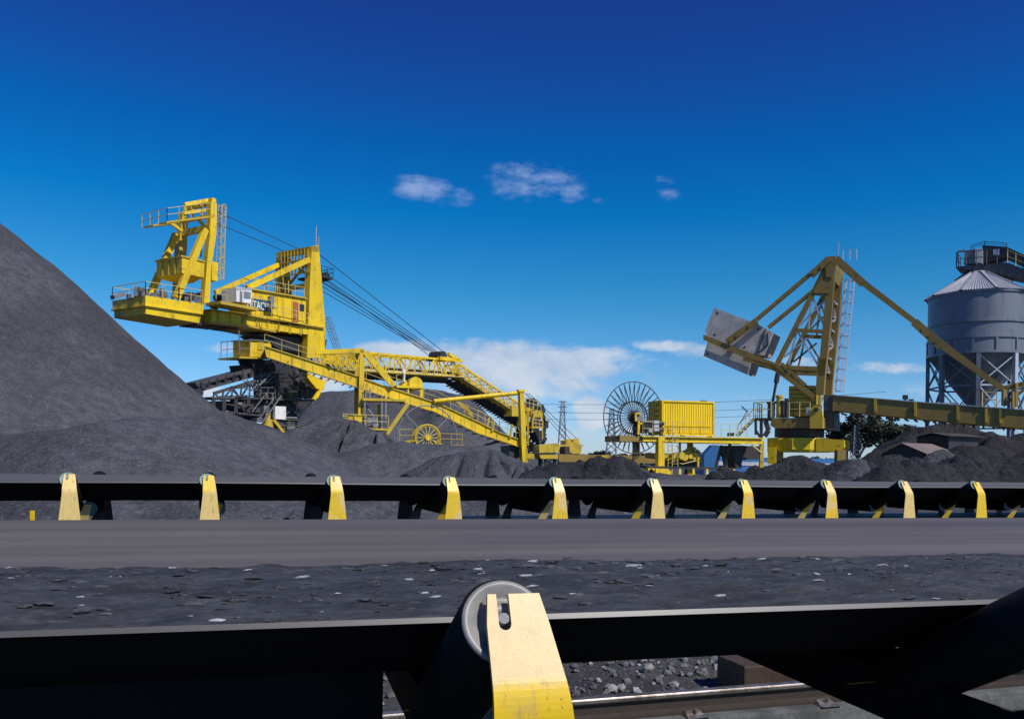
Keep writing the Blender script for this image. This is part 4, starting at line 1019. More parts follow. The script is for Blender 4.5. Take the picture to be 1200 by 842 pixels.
# tall post, horizontal pole
m = MB(); m.poly(TT(c5, [(470, 300), (494, 300), (516, 740), (484, 740)], .6), -nT * .8); m.poly(TT(c5, [(462, 296), (502, 296), (502, 310), (462, 310)], .7), -nT * 1.0); PT(m, 'tall_post', YR)
m = MB(); m.poly(TT(c5, [(482, 656), (516, 656), (520, 745), (486, 745)], .75), -nT * 1.0); PT(m, 'post_foot', YR)
m = MB(); m.tube(*TT(c5, [(470, 316), (-60, 368)], .3), .25, 10); PT(m, 'tie_pole', YR)
# frames on the left part
m = MB(); m.beam(*TT(c4, [(0, 112), (140, 108)], .4), .5, .5, nT); m.beam(*TT(c4, [(130, 105), (120, 520)], .4), .52, .5, nT); m.beam(*TT(c4, [(150, 120), (325, 325)], .5), .62, .4, nT)
m.beam(*TT(c4, [(-160, 118), (0, 112)], .4), .45, .45, nT); m.lattice(*TT(c4, [(-140, 125), (120, 120)], .3), *TT(c4, [(-60, 205), (120, 235)], .3), 5, .14, cross=True)
PT(m, 'portal_frame', YR)
m = MB(); m.beam(*[p - nT * 3.6 for p in TT(c4, [(130, 120), (122, 510)], .4)], .4, .4, nT); m.bar(TT(c4, [(130, 112)], .2)[0], TT(c4, [(130, 112)], .2)[0] - nT * 3.6, .35); m.beam(*[p - nT * 3.6 for p in TT(c4, [(0, 112), (140, 108)], .4)], .4, .4, nT)
m.bar(*[p - nT * 3.2 for p in TT(c4, [(265, 430), (265, 600)], .2)], .35)
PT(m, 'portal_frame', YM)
m = MB(); m.beam(*TT(c4, [(412, 435), (245, 672)], .5), .42, .3, nT); PT(m, 'raking_strut', YM)
m = MB(); m.poly(TT(c4, [(130, 400), (400, 408), (400, 422), (130, 416)], 1.0), -nT * 3); m.poly(TT(c4, [(20, 577), (290, 590), (290, 602), (20, 590)], 1.3), -nT * 4); m.poly(TT(c4, [(335, 322), (505, 330), (505, 340), (335, 334)], -.5), -nT * 3)
PT(m, 'platform', YM)
m = MB(); m.rail(TT(c4, [(10, 577), (290, 588)], 1.25), 1.35, 1.3, .036); m.rail(TT(c4, [(150, 402), (250, 406)], .9), 1.2, 1.3, .036); m.rail(TT(c4, [(340, 325), (380, 326)], -.4), 1.2, .9, .036); PT(m, 'handrail', M['rail'])
m = MB(); m.poly(TT(c4, [(42, 506), (128, 504), (128, 572), (42, 572)], 1.1), -nT * 2.2); cb_ = PT(m, 'control_cabinet', YR)
m = MB(); m.poly(TT(c4, [(12, 508), (40, 506), (40, 572), (12, 572)], 1.0), -nT * 2); m.build('side_box', M['rail'], cb_)
m = MB(); m.poly(TT(c4, [(160, 520), (225, 524), (225, 570), (160, 568)], .5), -nT * 1.5); p = TT(c4, [(210, 560)], .6)[0]; m.tube(p, p - nT * 1.2, .4, 14); m.tube(*TT(c4, [(212, 595), (212, 655)], .4), .3, 10); PT(m, 'pump_set', M['grey'])
m = MB()
for x, y0, y1 in ((145, 412, 590), (250, 415, 590), (275, 420, 600), (178, 340, 400)): m.beam(*TT(c4, [(x, y0), (x, y1)], .9), .16, .16, nT)
m.beam(*TT(c4, [(150, 440), (205, 520)], .3), .22, .2, nT); m.beam(*TT(c4, [(135, 360), (135, 600)], -2), .3, .3, nT)
PT(m, 'post', M['grey'])
m = MB(); m.poly(TT(c4, [(378, 300), (400, 290), (408, 322), (378, 326)], .0), -nT * 2); p = TT(c4, [(460, 312)], -.1)[0]
m.tube(p, p - nT * 1.6, .75, 18); m.poly(TT(c4, [(425, 300), (445, 288), (490, 290), (500, 325), (425, 328)], -.6), -nT * .8); PT(m, 'drive_motor', YR)
m = MB(); m.tube(*TT(c4, [(388, 300), (388, 228)], .1), .1, 8); m.poly(TT(c4, [(378, 222), (398, 222), (398, 248), (378, 248)], .2), -nT * .4); PT(m, 'lamp_post', M['white'])
m = MB(); m.beam(*TT(c4, [(495, 335), (495, 400)], 0), .35, .3, nT); m.beam(*TT(c4, [(413, 335), (413, 380)], 0), .15, .15, nT); m.beam(*TT(c4, [(345, 330), (505, 334)], .1), .25, .2, nT); m.beam(*TT(c4, [(275, 380), (275, 430)], .3), .15, .15, nT); PT(m, 'motor_frame', YR)
# spoked cable reel with its big guide hoop
rc = TT(c4, [(532, 645)], .8)[0]; uTn = MT.u
m = MB(); m.ring(rc, uTn, Z3, 1.38, .12, 36); m.ring(rc - nT * .9, uTn, Z3, 1.38, .12, 36); m.ring(rc, uTn, Z3, 1.2, .05, 36); rl = PT(m, 'cable_reel', M['yellow_dirty'])
m = MB()
for k in range(14): a = 2 * PI * k / 14; d_ = uTn * math.cos(a) + Z3 * math.sin(a); m.bar(rc + d_ * .2, rc + d_ * 1.36, .08)
m.build('spoke', M['rail'], rl)
m = MB(); m.tube(rc + nT * .25, rc - nT * 1.1, .3, 16); m.build('hub', YR, rl)
m = MB(); hoop = []
for k in range(25): a = PI * (-.06 + 1.12 * k / 24); hoop.append(rc - nT * .2 + Z3 * -.1 + uTn * (3.35 * math.cos(a)) + Z3 * (3.6 * math.sin(a)))
m.path(hoop, .07, 6)
for a in (.25, .75): d_ = uTn * math.cos(PI * a) + Z3 * math.sin(PI * a); m.bar(rc + d_ * 1.4, rc + d_ * 3.5, .12)
PT(m, 'guide_hoop', M['grey'])
m = MB(); m.poly(TT(c4, [(395, 668), (440, 655), (450, 668), (400, 680)], 1.0), -nT * 1.5); m.poly(TT(c4, [(600, 686), (755, 690), (755, 700), (600, 697)], 1.4), -nT * 2.5); m.rail(TT(c4, [(360, 668), (440, 668)], 1.2), 1.3, 1, .036); m.rail(TT(c4, [(610, 686), (745, 690)], 1.3), 1.2, 1, .036); m.beam(*TT(c4, [(530, 650), (640, 700)], 0), .3, .3, nT); PT(m, 'reel_platform', YM)
# end carriages near the ground
m = MB(); m.poly(TT(c5, [(588, 640), (706, 626), (716, 660), (700, 690), (590, 690)], -1), -nT * 2.2); m.poly(TT(c5, [(585, 690), (700, 695), (775, 712), (765, 722), (600, 722)], -.6), -nT * 1.8); m.poly(TT(c5, [(515, 690), (560, 690), (560, 725), (515, 720)], -.6), -nT * 1.8)
m.beam(*TT(c5, [(700, 640), (860, 640)], -1), .2, .2, nT); PT(m, 'end_carriage', YM)
m = MB(); m.poly(TT(c5, [(400, 640), (480, 640), (470, 715), (405, 710)], -.4), -nT * 3); m.poly(TT(c5, [(560, 685), (700, 683), (700, 690), (560, 692)], -.5), -nT * 2.5); m.beam(*TT(c5, [(250, 640), (400, 600)], -.5), .25, .25, nT); PT(m, 'tail_pulley_box', DK)
m = MB(); m.poly(TT(c5, [(752, 610), (782, 600), (795, 640), (775, 690), (752, 690)], -1.2), -nT * 1.6); m.poly(TT(c5, [(800, 605), (830, 597), (850, 660), (820, 680), (800, 650)], -1.2), -nT * 1.6); p = TT(c5, [(800, 670)], -.9)[0]; m.tube(p, p - nT * 1.8, 1.0, 16)
PT(m, 'winch', YM)
m = MB(); m.poly(TT(c5, [(745, 650), (775, 645), (780, 700), (750, 705)], -.8), -nT * 1.8); m.poly(TT(c5, [(780, 690), (835, 690), (825, 730), (775, 728)], -.7), -nT * 1.8); PT(m, 'winch_base', DK)
# supports of the tripper down to the ground
m = MB()
for px in (430, 480, 545, 612, 640, 668): p = MT(px, 530, -1); m.bar(p, V((p.x, p.y, 0)), .4); p = p - nT * 2; m.bar(p, V((p.x, p.y, 0)), .4)
PT(m, 'support_leg', DK)
# ================================================================== right machine: boom stacker
OL = M['olive']
M2 = Plane(960, 80, (.87, -.5)); n2 = M2.n; u2_ = M2.u; b2 = -n2
SL = lambda c, pts, w=0: PL(c, pts, w, M2)
g2 = M2(945, 540); R2 = empty('stacker', V((g2.x, g2.y, 0)), 'weathered ochre lattice mast machine with tilted concrete counterweight at right', 'mining machine')
def P2_(mb, name, mat, parent=None, **k): return mb.build(name, mat, parent or R2, **k)
# mast: two upright legs, two raking legs, cross members
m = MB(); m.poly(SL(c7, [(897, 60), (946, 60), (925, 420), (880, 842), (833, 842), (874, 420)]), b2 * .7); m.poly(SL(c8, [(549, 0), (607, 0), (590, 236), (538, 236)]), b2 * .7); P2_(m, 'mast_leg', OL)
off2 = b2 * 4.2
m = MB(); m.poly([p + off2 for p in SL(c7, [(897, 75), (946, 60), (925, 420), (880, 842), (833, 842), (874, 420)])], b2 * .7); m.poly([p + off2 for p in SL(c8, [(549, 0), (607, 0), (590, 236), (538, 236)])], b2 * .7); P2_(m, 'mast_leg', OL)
for k, o_ in ((0, V((0, 0, 0))), (1, off2)):
    m = MB(); A_, B_ = [p + o_ for p in SL(c7, [(884, 130), (556, 775)])]; m.beam(A_, B_, .42, .4, n2); 
    P2_(m, 'raking_leg', OL)
    m = MB(); m.beam(*[p + o_ for p in SL(c7, [(792, 300), (910, 308)])], .28, .3, n2); m.beam(*[p + o_ for p in SL(c7, [(684, 542), (885, 552)])], .34, .3, n2); m.beam(*[p + o_ for p in SL(c7, [(580, 790), (845, 800)])], .5, .4, n2)
    P2_(m, 'cross_member', OL)
    m = MB()
    for q in (((885, 345), (700, 520)), ((700, 555), (838, 780)), ((800, 330), (885, 545)), ((770, 590), (610, 720)), ((790, 340), (770, 540)), ((690, 560), (640, 770))):
        m.beam(*[p + o_ for p in SL(c7, q, -.1)], .16, .14, n2)
    P2_(m, 'diagonal_brace', M['galv'] if k == 0 else OL)
m = MB(); a_, b_ = SL(c7, [(912, 330), (860, 800)], -.35)
m.lattice(a_, b_, a_ + off2, b_ + off2, 5, .16, posts=True); P2_(m, 'side_lattice', M['galv'])
m = MB(); m.poly(SL(c7, [(880, 80), (905, 56), (952, 56), (945, 130), (925, 200), (888, 190)], .12), b2 * (4.9)); m.poly(SL(c7, [(800, 298), (888, 110), (900, 130), (900, 300)], .05), b2 * .35)
P2_(m, 'mast_head', OL)
# back stays and counterweight
for k, (q, w_) in enumerate(((((890, 80), (395, 500)), .25), (((800, 285), (505, 525)), -3.9))):
    m = MB(); A_, B_ = SL(c7, q, w_); m.beam(A_, B_, .36, .3, n2)
    if k == 0:
        m.beam(*SL(c7, [(905, 72), (785, 185)], .3), .62, .2, n2); m.beam(*SL(c7, [(430, 480), (232, 622)], .3), .62, .2, n2)
        for x, y in ((380, 515), (300, 580), (255, 610), (805, 165), (855, 125)): p = SL(c7, [(x, y)], .36)[0]; m.tube(p, p - n2 * .1, .13, 10)
    P2_(m, 'back_stay', OL)
blk = [(152, 396), (300, 452), (440, 505), (538, 560), (508, 640), (478, 708), (402, 700), (398, 745), (366, 835), (80, 712), (108, 620), (92, 540)]
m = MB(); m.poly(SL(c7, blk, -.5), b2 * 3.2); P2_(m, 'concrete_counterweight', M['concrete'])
m = MB()
for x, y in ((172, 430), (155, 573), (108, 700), (350, 655), (440, 535)): p = SL(c7, [(x, y)], -.48)[0]; m.tube(p, p - n2 * .05, .12, 8)
m.beam(*SL(c7, [(490, 535), (435, 695)], -.4), .1, .1, n2); m.beam(*SL(c7, [(500, 560), (505, 640)], -.4), .1, .1, n2); m.beam(*SL(c7, [(505, 640), (440, 690)], -.4), .1, .1, n2)
P2_(m, 'anchor_bolt', M['dark'])
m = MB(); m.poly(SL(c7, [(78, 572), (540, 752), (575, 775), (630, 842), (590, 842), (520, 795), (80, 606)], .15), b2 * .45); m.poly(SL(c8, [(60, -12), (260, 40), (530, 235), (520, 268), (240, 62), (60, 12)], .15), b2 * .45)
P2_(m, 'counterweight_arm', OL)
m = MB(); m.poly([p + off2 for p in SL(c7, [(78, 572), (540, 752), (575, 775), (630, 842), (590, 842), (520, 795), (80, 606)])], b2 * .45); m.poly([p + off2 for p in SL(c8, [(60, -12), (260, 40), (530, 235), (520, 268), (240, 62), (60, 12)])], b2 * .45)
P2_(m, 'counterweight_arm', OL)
m = MB(); m.beam(*SL(c8, [(310, 30), (470, 175)], .1), .3, .4, n2); m.beam(*SL(c8, [(350, 60), (545, 72)], .1), .3, .3, n2); m.beam(*SL(c8, [(350, 98), (545, 105)], .1), .22, .3, n2); P2_(m, 'arm_brace', OL)
m = MB(); m.tube(*SL(c8, [(290, 95), (255, 285)], .3), .13, 10); m.tube(*SL(c8, [(290, 95), (278, 160)], .3), .24, 12); P2_(m, 'tilt_cylinder', M['dark'])
# machinery house, upper deck, slewing ring, lower deck
m = MB(); m.poly(SL(c8, [(362, 182), (470, 175), (540, 178), (540, 378), (362, 378)], -.6), b2 * 3.2); hs2 = P2_(m, 'machinery_house', M['yellow_dirty'])
m = MB()
for y in (205, 232, 259, 286, 313, 340): m.poly(SL(c8, [(360, y), (540, y), (540, y + 4), (360, y + 4)], -.52), b2 * .1)
m.build('cladding_rib', M['grime'], hs2)
m = MB(); m.poly(SL(c8, [(245, 390), (590, 388), (590, 457), (270, 457), (240, 440)], .6), b2 * 5.4); P2_(m, 'upper_deck', OL)
pts = [(500, 458), (500, 370), (503, 335), (515, 315), (538, 306), (560, 314), (576, 338), (584, 380), (585, 458)]
m = MB(); m.poly(SL(c8, pts, 1.1), b2 * .5); pv = P2_(m, 'pivot_cheek', M['yellow_dirty'])
m = MB(); p = SL(c8, [(540, 335)], 1.2)[0]; m.tube(p, p - n2 * .8, .2, 16); m.build('pivot_pin', M['dark'], pv)
m = MB(); c_ = SL(c8, [(430, 487)], -2.2)[0]; top_ = SL(c8, [(430, 460)], -2.2)[0].z; bt_ = SL(c8, [(430, 517)], -2.2)[0].z
m.lathe(V((c_.x, c_.y, 0)), [(.1, top_), (2.3, top_), (2.3, bt_), (.1, bt_)], 40, False); P2_(m, 'slewing_ring', M['dark'])
m = MB(); zt, zb2 = SL(c8, [(430, 520)], 0)[0].z, SL(c8, [(430, 612)], 0)[0].z; cc2 = V((c_.x, c_.y, 0))
m.lathe(cc2, [(.1, zt), (2.9, zt), (3.0, zt - .2), (3.0, zb2 + .2), (2.9, zb2), (.1, zb2)], 12, False)
m.poly(SL(c8, [(220, 522), (400, 522), (400, 600), (300, 612), (220, 612)], .1), b2 * 3.6); m.poly(SL(c8, [(540, 522), (725, 535), (725, 585), (700, 610), (540, 612)], .1), b2 * 3.6)
P2_(m, 'lower_deck', M['yellow'])
m = MB(); m.poly(SL(c8, [(222, 580), (276, 580), (276, 692), (222, 692)], .6), b2 * 1.4); P2_(m, 'leg_box', M['yellow'])
for x in (290, 700, 680):
    m = MB(); p = SL(c8, [(x, 600)], 0)[0] + (b2 * 3 if x == 680 else V()); m.bar(p, V((p.x, p.y, .0)), .8); m.bar(V((p.x, p.y, .9)) - u2_ * 1.2, V((p.x, p.y, .9)) + u2_ * 1.2, .6, .9); P2_(m, 'portal_leg', OL)
m = MB(); m.poly(SL(c8, [(590, 330), (660, 340), (665, 470), (620, 470), (590, 430)], -.3), b2 * 3); m.poly(SL(c8, [(590, 240), (650, 240), (650, 340), (590, 340)], -.1), b2 * 3.4); P2_(m, 'boom_foot', M['grime'])
# boom
bt = [(650, 236), (1123, 266)]
tp2 = SL(c8, [(650, 238)]) + SL(d2, [(0, 228), (590, 276), (1158, 318), (1500, 346)])
lo2 = SL(c8, [(650, 346)]) + SL(d2, [(0, 320), (590, 378), (1158, 430), (1500, 462)])
m = MB()
for i in range(4): q = [tp2[i], tp2[i + 1], lo2[i + 1], lo2[i]]; m.hexa(q, [p + b2 * .3 for p in q]); m.hexa([p + b2 * 3 for p in q], [p + b2 * 3.3 for p in q])
bo = P2_(m, 'boom', OL)
m = MB()
for (x, y) in ((240, 245), (488, 268), (750, 290), (925, 305), (1015, 312)): m.beam(SL(d2, [(x, y)], .15)[0], SL(d2, [(x, y + 88)], .15)[0], .2, .2, n2)
P2_(m, 'boom_stiffener', M['yellow_dirty'], bo)
m = MB()
for i in range(4): a_, b_ = tp2[i], tp2[i + 1]; m.hexa([a_ + n2 * .1, b_ + n2 * .1, b_ + b2 * .6, a_ + b2 * .6], [p + Z3 * .07 for p in (a_ + n2 * .1, b_ + n2 * .1, b_ + b2 * .6, a_ + b2 * .6)])
P2_(m, 'boom_cap', M['galv'], bo)
m = MB()
for i in range(4): a_, b_ = lo2[i] + Z3 * .5 + b2 * .32, lo2[i + 1] + Z3 * .5 + b2 * .32; m.hexa([a_, b_, b_ + b2 * 2.6, a_ + b2 * 2.6], [p - Z3 * .15 for p in (a_, b_, b_ + b2 * 2.6, a_ + b2 * 2.6)])
for i in range(26): p = lo2[0].lerp(lo2[-1], i / 25.0) + b2 * .3 - Z3 * .12; m.tube(p, p + b2 * 2.7, .09, 8)
P2_(m, 'boom_belt', M['dark'], bo)
m = MB(); m.beam(*SL(c7, [(950, 72), (1130, 235)], .1), .7, .25, n2); q = SL(c7, [(950, 66)], .1) + SL(d1, [(170, 570), (240, 650), (330, 710)], .1) + SL(d2, [(1035, 188)], .1)
a_, b_ = SL(c7, [(1090, 205)], 0)[0], SL(d1, [(170, 565)], 0)[0]; m.beam(a_, b_, .42, .3, n2); m.beam(*SL(d1, [(165, 562), (330, 712)], .06), .72, .3, n2); m.beam(SL(d1, [(325, 705)], 0)[0], SL(d2, [(1035, 190)], 0)[0], .46, .3, n2)
for x, y in ((215, 610), (255, 650), (295, 685)): p = SL(d1, [(x, y)], .12)[0]; m.tube(p, p - n2 * .1, .12, 10)
P2_(m, 'boom_stay', OL)
m = MB(); a_, b_ = [p + off2 for p in SL(c7, [(990, 90), (1090, 205)])]; m.beam(a_, SL(d2, [(1060, 190)], 0)[0] + off2, .42, .3, n2); P2_(m, 'boom_stay', OL)
m = MB(); m.bar(SL(d2, [(1035, 190)])[0], SL(d2, [(1035, 290)])[0], .3); m.beam(*SL(d2, [(1020, 185), (1180, 150)], -.1), .4, .3, n2); m.beam(*SL(d2, [(1030, 290), (1158, 190)], -.1), .25, .3, n2); m.bar(SL(d2, [(1110, 150)])[0], SL(d2, [(1110, 300)])[0], .22); m.bar(SL(d2, [(1090, 205)], .2)[0], SL(d2, [(1090, 305)], .2)[0], .2); P2_(m, 'boom_tip_frame', OL)
m = MB(); m.rail(SL(d2, [(900, 296), (990, 304)], .1), 1.3, 1.0, .05); P2_(m, 'handrail', M['rail'])
m = MB(); m.poly(SL(d2, [(408, 224), (440, 224), (440, 252), (408, 250)], -.5), b2 * .5); m.tube(SL(d2, [(425, 250)], -.7)[0], SL(d2, [(425, 262)], -.7)[0], .08); P2_(m, 'floodlight', M['dark'])
m = MB(); m.tube(SL(d2, [(455, 264)], -.7)[0], SL(d2, [(455, 250)], -.7)[0], .12, 8); P2_(m, 'lamp', M['dark'])
m = MB(); m.tube(SL(d2, [(470, 264)], -.7)[0], SL(d2, [(470, 250)], -.7)[0], .12, 8); P2_(m, 'lamp', M['dark'])
for x in (620, 680, 720): m = MB(); p = SL(d2, [(x, 282)], -.6)[0]; m.bar(p - u2_ * .3, p + u2_ * .3, .3); P2_(m, 'boom_fitting', M['galv'])
m = MB(); a_, b_ = SL(c8, [(668, 215)], -2.2)[0], SL(c7, [(1020, 215)], -2.2)[0]; m.ladder(a_, b_, n2, .6, .05, .35, cage=u2_ * .75); P2_(m, 'mast_ladder', M['galv'])
m = MB(); p = SL(c7, [(1000, 90)], -2)[0]; m.rail([p, p + u2_ * 1.2], 1.0, .6, .03); P2_(m, 'handrail', M['galv'])
m = MB(); p = SL(c7, [(968, 75)], -1)[0]; m.tube(p, p + Z3 * 1.6, .04); P2_(m, 'antenna', M['galv'])
m = MB(); m.rail([SL(c8, [(130, 390)], 1)[0] - n2 * 3, *SL(c8, [(130, 390), (245, 386)], 1)], 1.5, .8, .045); P2_(m, 'handrail', M['rail'])
m = MB(); m.rail(SL(c8, [(365, 382), (500, 380)], .7), 1.35, 1.2, .04); P2_(m, 'handrail', M['rail'])
m = MB(); m.poly(SL(c8, [(125, 390), (250, 388), (250, 398), (125, 402)], 1.0), b2 * 3); P2_(m, 'side_platform', M['grime'])
m = MB(); m.ladder(*SL(c8, [(22, 508), (132, 398)], 1.2), n2, .9, .07, .3); P2_(m, 'stair', M['yellow_dirty'])
m = MB(); q = SL(c8, [(22, 508), (132, 398)], 1.7); m.bar(q[0] + Z3 * 1, q[1] + Z3 * 1, .07)
for k in range(5): p = q[0].lerp(q[1], k / 4); m.bar(p, p + Z3, .07)
P2_(m, 'handrail', M['rail'])
for k, (x, y0, y1, r_) in enumerate(((245, 388, 290, .35), (298, 388, 250, .28), (322, 388, 285, .26), (350, 388, 270, .2))):
    m = MB(); m.tube(*SL(c8, [(x, y0), (x + 2, y1)], .2), r_, 10); m.tube(*SL(c8, [(x + 2, y1 + 6), (x + 2, y1 - 8)], .2), r_ * 1.3, 10); P2_(m, 'hydraulic_unit', [M['grime'], M['yellow_dirty'], M['dark'], M['grime']][k])
m = MB(); m.poly(SL(c8, [(475, 320), (500, 320), (500, 368), (475, 368)], .8), b2 * .4); P2_(m, 'control_box', M['galv'])
m = MB(); m.beam(*SL(c8, [(205, 410), (225, 470)], .8), .4, .4, n2); m.beam(*SL(c8, [(178, 400), (178, 520)], .8), .25, .25, n2); m.beam(*SL(c8, [(142, 400), (142, 500)], .8), .2, .2, n2); m.beam(*SL(c8, [(142, 470), (170, 515)], .8), .2, .2, n2); m.beam(*SL(c8, [(225, 470), (200, 510)], .8), .4, .4, n2); P2_(m, 'platform_post', M['grime'])
# boom rests on the ground side pier out of frame
m = MB(); p = SL(d2, [(1400, 400)], -1)[0]; m.bar(p, V((p.x, p.y, 0)), .8); P2_(m, 'boom_rest', OL)

# ================================================================== trailing platform with container
uP = V((2.9, 1, 0)); MP = Plane(775, 75, uP); n3 = MP.n; u3_ = MP.u; b3 = -n3
QL = lambda c, pts, w=0: PL(c, pts, w, MP)
g3 = MP(770, 540); R3 = empty('trailer_platform', V((g3.x, g3.y, 0)), 'yellow trailing platform on a square post between cable reel and stacker', 'platform')
def P3(mb, name, mat, parent=None, **k): return mb.build(name, mat, parent or R3, **k)
m = MB(); m.poly(QL(c6, [(345, 445), (1112, 457), (1112, 492), (345, 474)], .3), b3 * .35); m.poly([p + b3 * 3.2 for p in QL(c6, [(345, 445), (1112, 457), (1112, 490), (345, 474)], .3)], b3 * .35)
m.poly(QL(c6, [(340, 439), (1116, 451), (1116, 457), (340, 445)], .5), b3 * 3.8); P3(m, 'deck_beam', M['yellow'])
m = MB(); m.poly(QL(c6, [(198, 436), (345, 439), (345, 476), (198, 474)], .2), b3 * 3); P3(m, 'deck_end', OL)
m = MB(); m.poly(QL(c6, [(446, 448), (486, 448), (486, 655), (446, 655)], .5), b3 * .6); P3(m, 'square_post', M['yellow'])
m = MB(); m.poly(QL(c6, [(428, 645), (500, 645), (528, 668), (528, 684), (428, 684)], .8), b3 * 1.2); m.poly(QL(c6, [(380, 643), (430, 645), (430, 660), (380, 658)], .7), b3 * 1.0); P3(m, 'post_foot', M['yellow'])
for px_ in (640, 655): m = MB(); p = QL(c6, [(px_, 478)], -2.2)[0]; m.bar(p, V((p.x, p.y, 0)), .3); P3(m, 'rear_post', M['yellow_dirty'])
p = QL(c6, [(466, 650)], 0)[0]; m = MB(); m.bar(p, V((p.x, p.y, 0)), .5); P3(m, 'foot_pile', M['dark'])
p = QL(c6, [(1105, 470)], 0)[0]; m = MB(); m.bar(p, V((p.x, p.y, 0)), .35); P3(m, 'square_post', M['yellow_dirty'])
m = MB(); m.beam(*QL(c6, [(1045, 497), (1108, 548)], .2), .12, .12, n3); P3(m, 'knee_brace', M['rail'])
m = MB(); m.rail(QL(c6, [(345, 438), (470, 440), (800, 445)], .45), 1.25, 1.1, .026); P3(m, 'handrail', M['rail'])
m = MB(); m.rail(QL(c6, [(845, 446), (1010, 450)], .45), 1.15, .8, .032); P3(m, 'handrail', M['rail'])
m = MB(); m.ladder(*QL(c6, [(552, 640), (552, 345)], .55), u3_, .55, .03, .3); P3(m, 'ladder', M['rail'])
m = MB(); m.ladder(*QL(c6, [(520, 690), (520, 450)], .3), u3_, .4, .04, .35); P3(m, 'ladder', M['yellow_dirty'])
m = MB(); m.beam(*QL(c6, [(980, 250), (1015, 285)], .2), .1, .1, n3); m.beam(*QL(c6, [(965, 360), (1020, 275)], .2), .06, .06, n3); P3(m, 'jib', M['grime'])
m = MB(); m.poly(QL(c6, [(905, 418), (932, 418), (928, 440), (903, 440)], .1), b3 * .5); P3(m, 'lamp_box', M['dark'])
# container
CT = empty('container', QL(c6, [(470, 428)])[0], 'bright yellow corrugated shipping container on the platform deck', 'container')
f_ = QL(c6, [(470, 216), (797, 226), (795, 436), (470, 428)], .1); cd_ = b3 * 2.45
m = MB(); m.poly(f_, cd_); m.build('container_body', M['clean'], CT)
m = MB(); N = 22
for i in range(N):
    a = f_[0].lerp(f_[1], (i + .28) / N); a2 = f_[0].lerp(f_[1], (i + .72) / N); b_ = f_[3].lerp(f_[2], (i + .28) / N); b2_ = f_[3].lerp(f_[2], (i + .72) / N)
    z_ = Z3 * .12; k_ = u3_ * .05
    m.hexa([a - z_, a2 - z_, b2_ + z_, b_ + z_], [a - z_ + n3 * .055 + k_, a2 - z_ + n3 * .055 - k_, b2_ + z_ + n3 * .055 - k_, b_ + z_ + n3 * .055 + k_])
m.build('corrugation', M['clean'], CT)
m = MB()
for a, b in ((f_[0], f_[1]), (f_[3], f_[2])): m.bar(a + n3 * .04, b + n3 * .04, .13, .14)
for a, b in ((f_[0], f_[3]), (f_[1], f_[2])): m.bar(a + n3 * .045, b + n3 * .045, .15, .15); m.bar(a + n3 * .045 + cd_, b + n3 * .045 + cd_, .15, .15)
for p in (f_[0], f_[3]): m.bar(p - u3_ * .04, p - u3_ * .04 + cd_, .14, .14)
m.build('edge_frame', M['clean'], CT)
m = MB(); 
for x in (470, 600, 770): p = QL(c6, [(x, 432 + (x - 470) * .03)])[0]; m.bar(p - u3_ * .2, p + u3_ * .2, .2, .16)
m.build('corner_block', M['dark'], CT)
m = MB(); p = f_[1] - u3_ * .6 + cd_ * .3; m.bar(p, p + Z3 * .2, .5); m.build('roof_fitting', M['grime'], CT)
# transformer and boxes beside the container
TB = empty('transformer', QL(c6, [(400, 428)])[0], 'small grey ribbed electrical transformer left of the yellow container', 'transformer')
m = MB(); m.poly(QL(c6, [(338, 345), (412, 342), (412, 420), (338, 418)], .2), b3 * 1.2); m.build('tank', M['grey'], TB)
m = MB()
for i in range(7): x = 344 + i * 10; m.poly(QL(c6, [(x, 350), (x + 4, 350), (x + 4, 412), (x, 412)], .3), b3 * .2)
m.build('cooling_fin', M['grime'], TB)
m = MB(); m.tube(*QL(c6, [(388, 395), (388, 415)], .4), .22, 14); m.tube(*QL(c6, [(360, 345), (360, 325)], 0), .08, 8); m.build('bushing', M['galv'], TB)
for i, (x, y) in enumerate(((418, 340), (418, 365), (418, 390), (452, 348), (452, 385))):
    m = MB(); q = QL(c6, [(x, y), (x + 32, y + 1), (x + 32, y + 22), (x, y + 21)], .25); m.poly(q, b3 * .8); o_ = m.build('resistor_box', M['galv'] if i < 3 else M['grime'], R3)
m = MB(); m.poly(QL(c6, [(298, 290), (330, 290), (334, 300), (300, 300)], .4), b3 * .6); m.beam(*QL(c6, [(322, 345), (318, 430)], .4), .2, .2, n3); m.beam(*QL(c6, [(300, 300), (302, 345)], .4), .14, .2, n3); m.beam(*QL(c6, [(318, 360), (345, 360)], .4), .14, .2, n3); P3(m, 'reel_drive_frame', M['yellow'])
m = MB(); m.poly(QL(c6, [(296, 302), (345, 306), (345, 345), (296, 342)], .2), b3 * .8); P3(m, 'reel_gearbox', M['grey'])
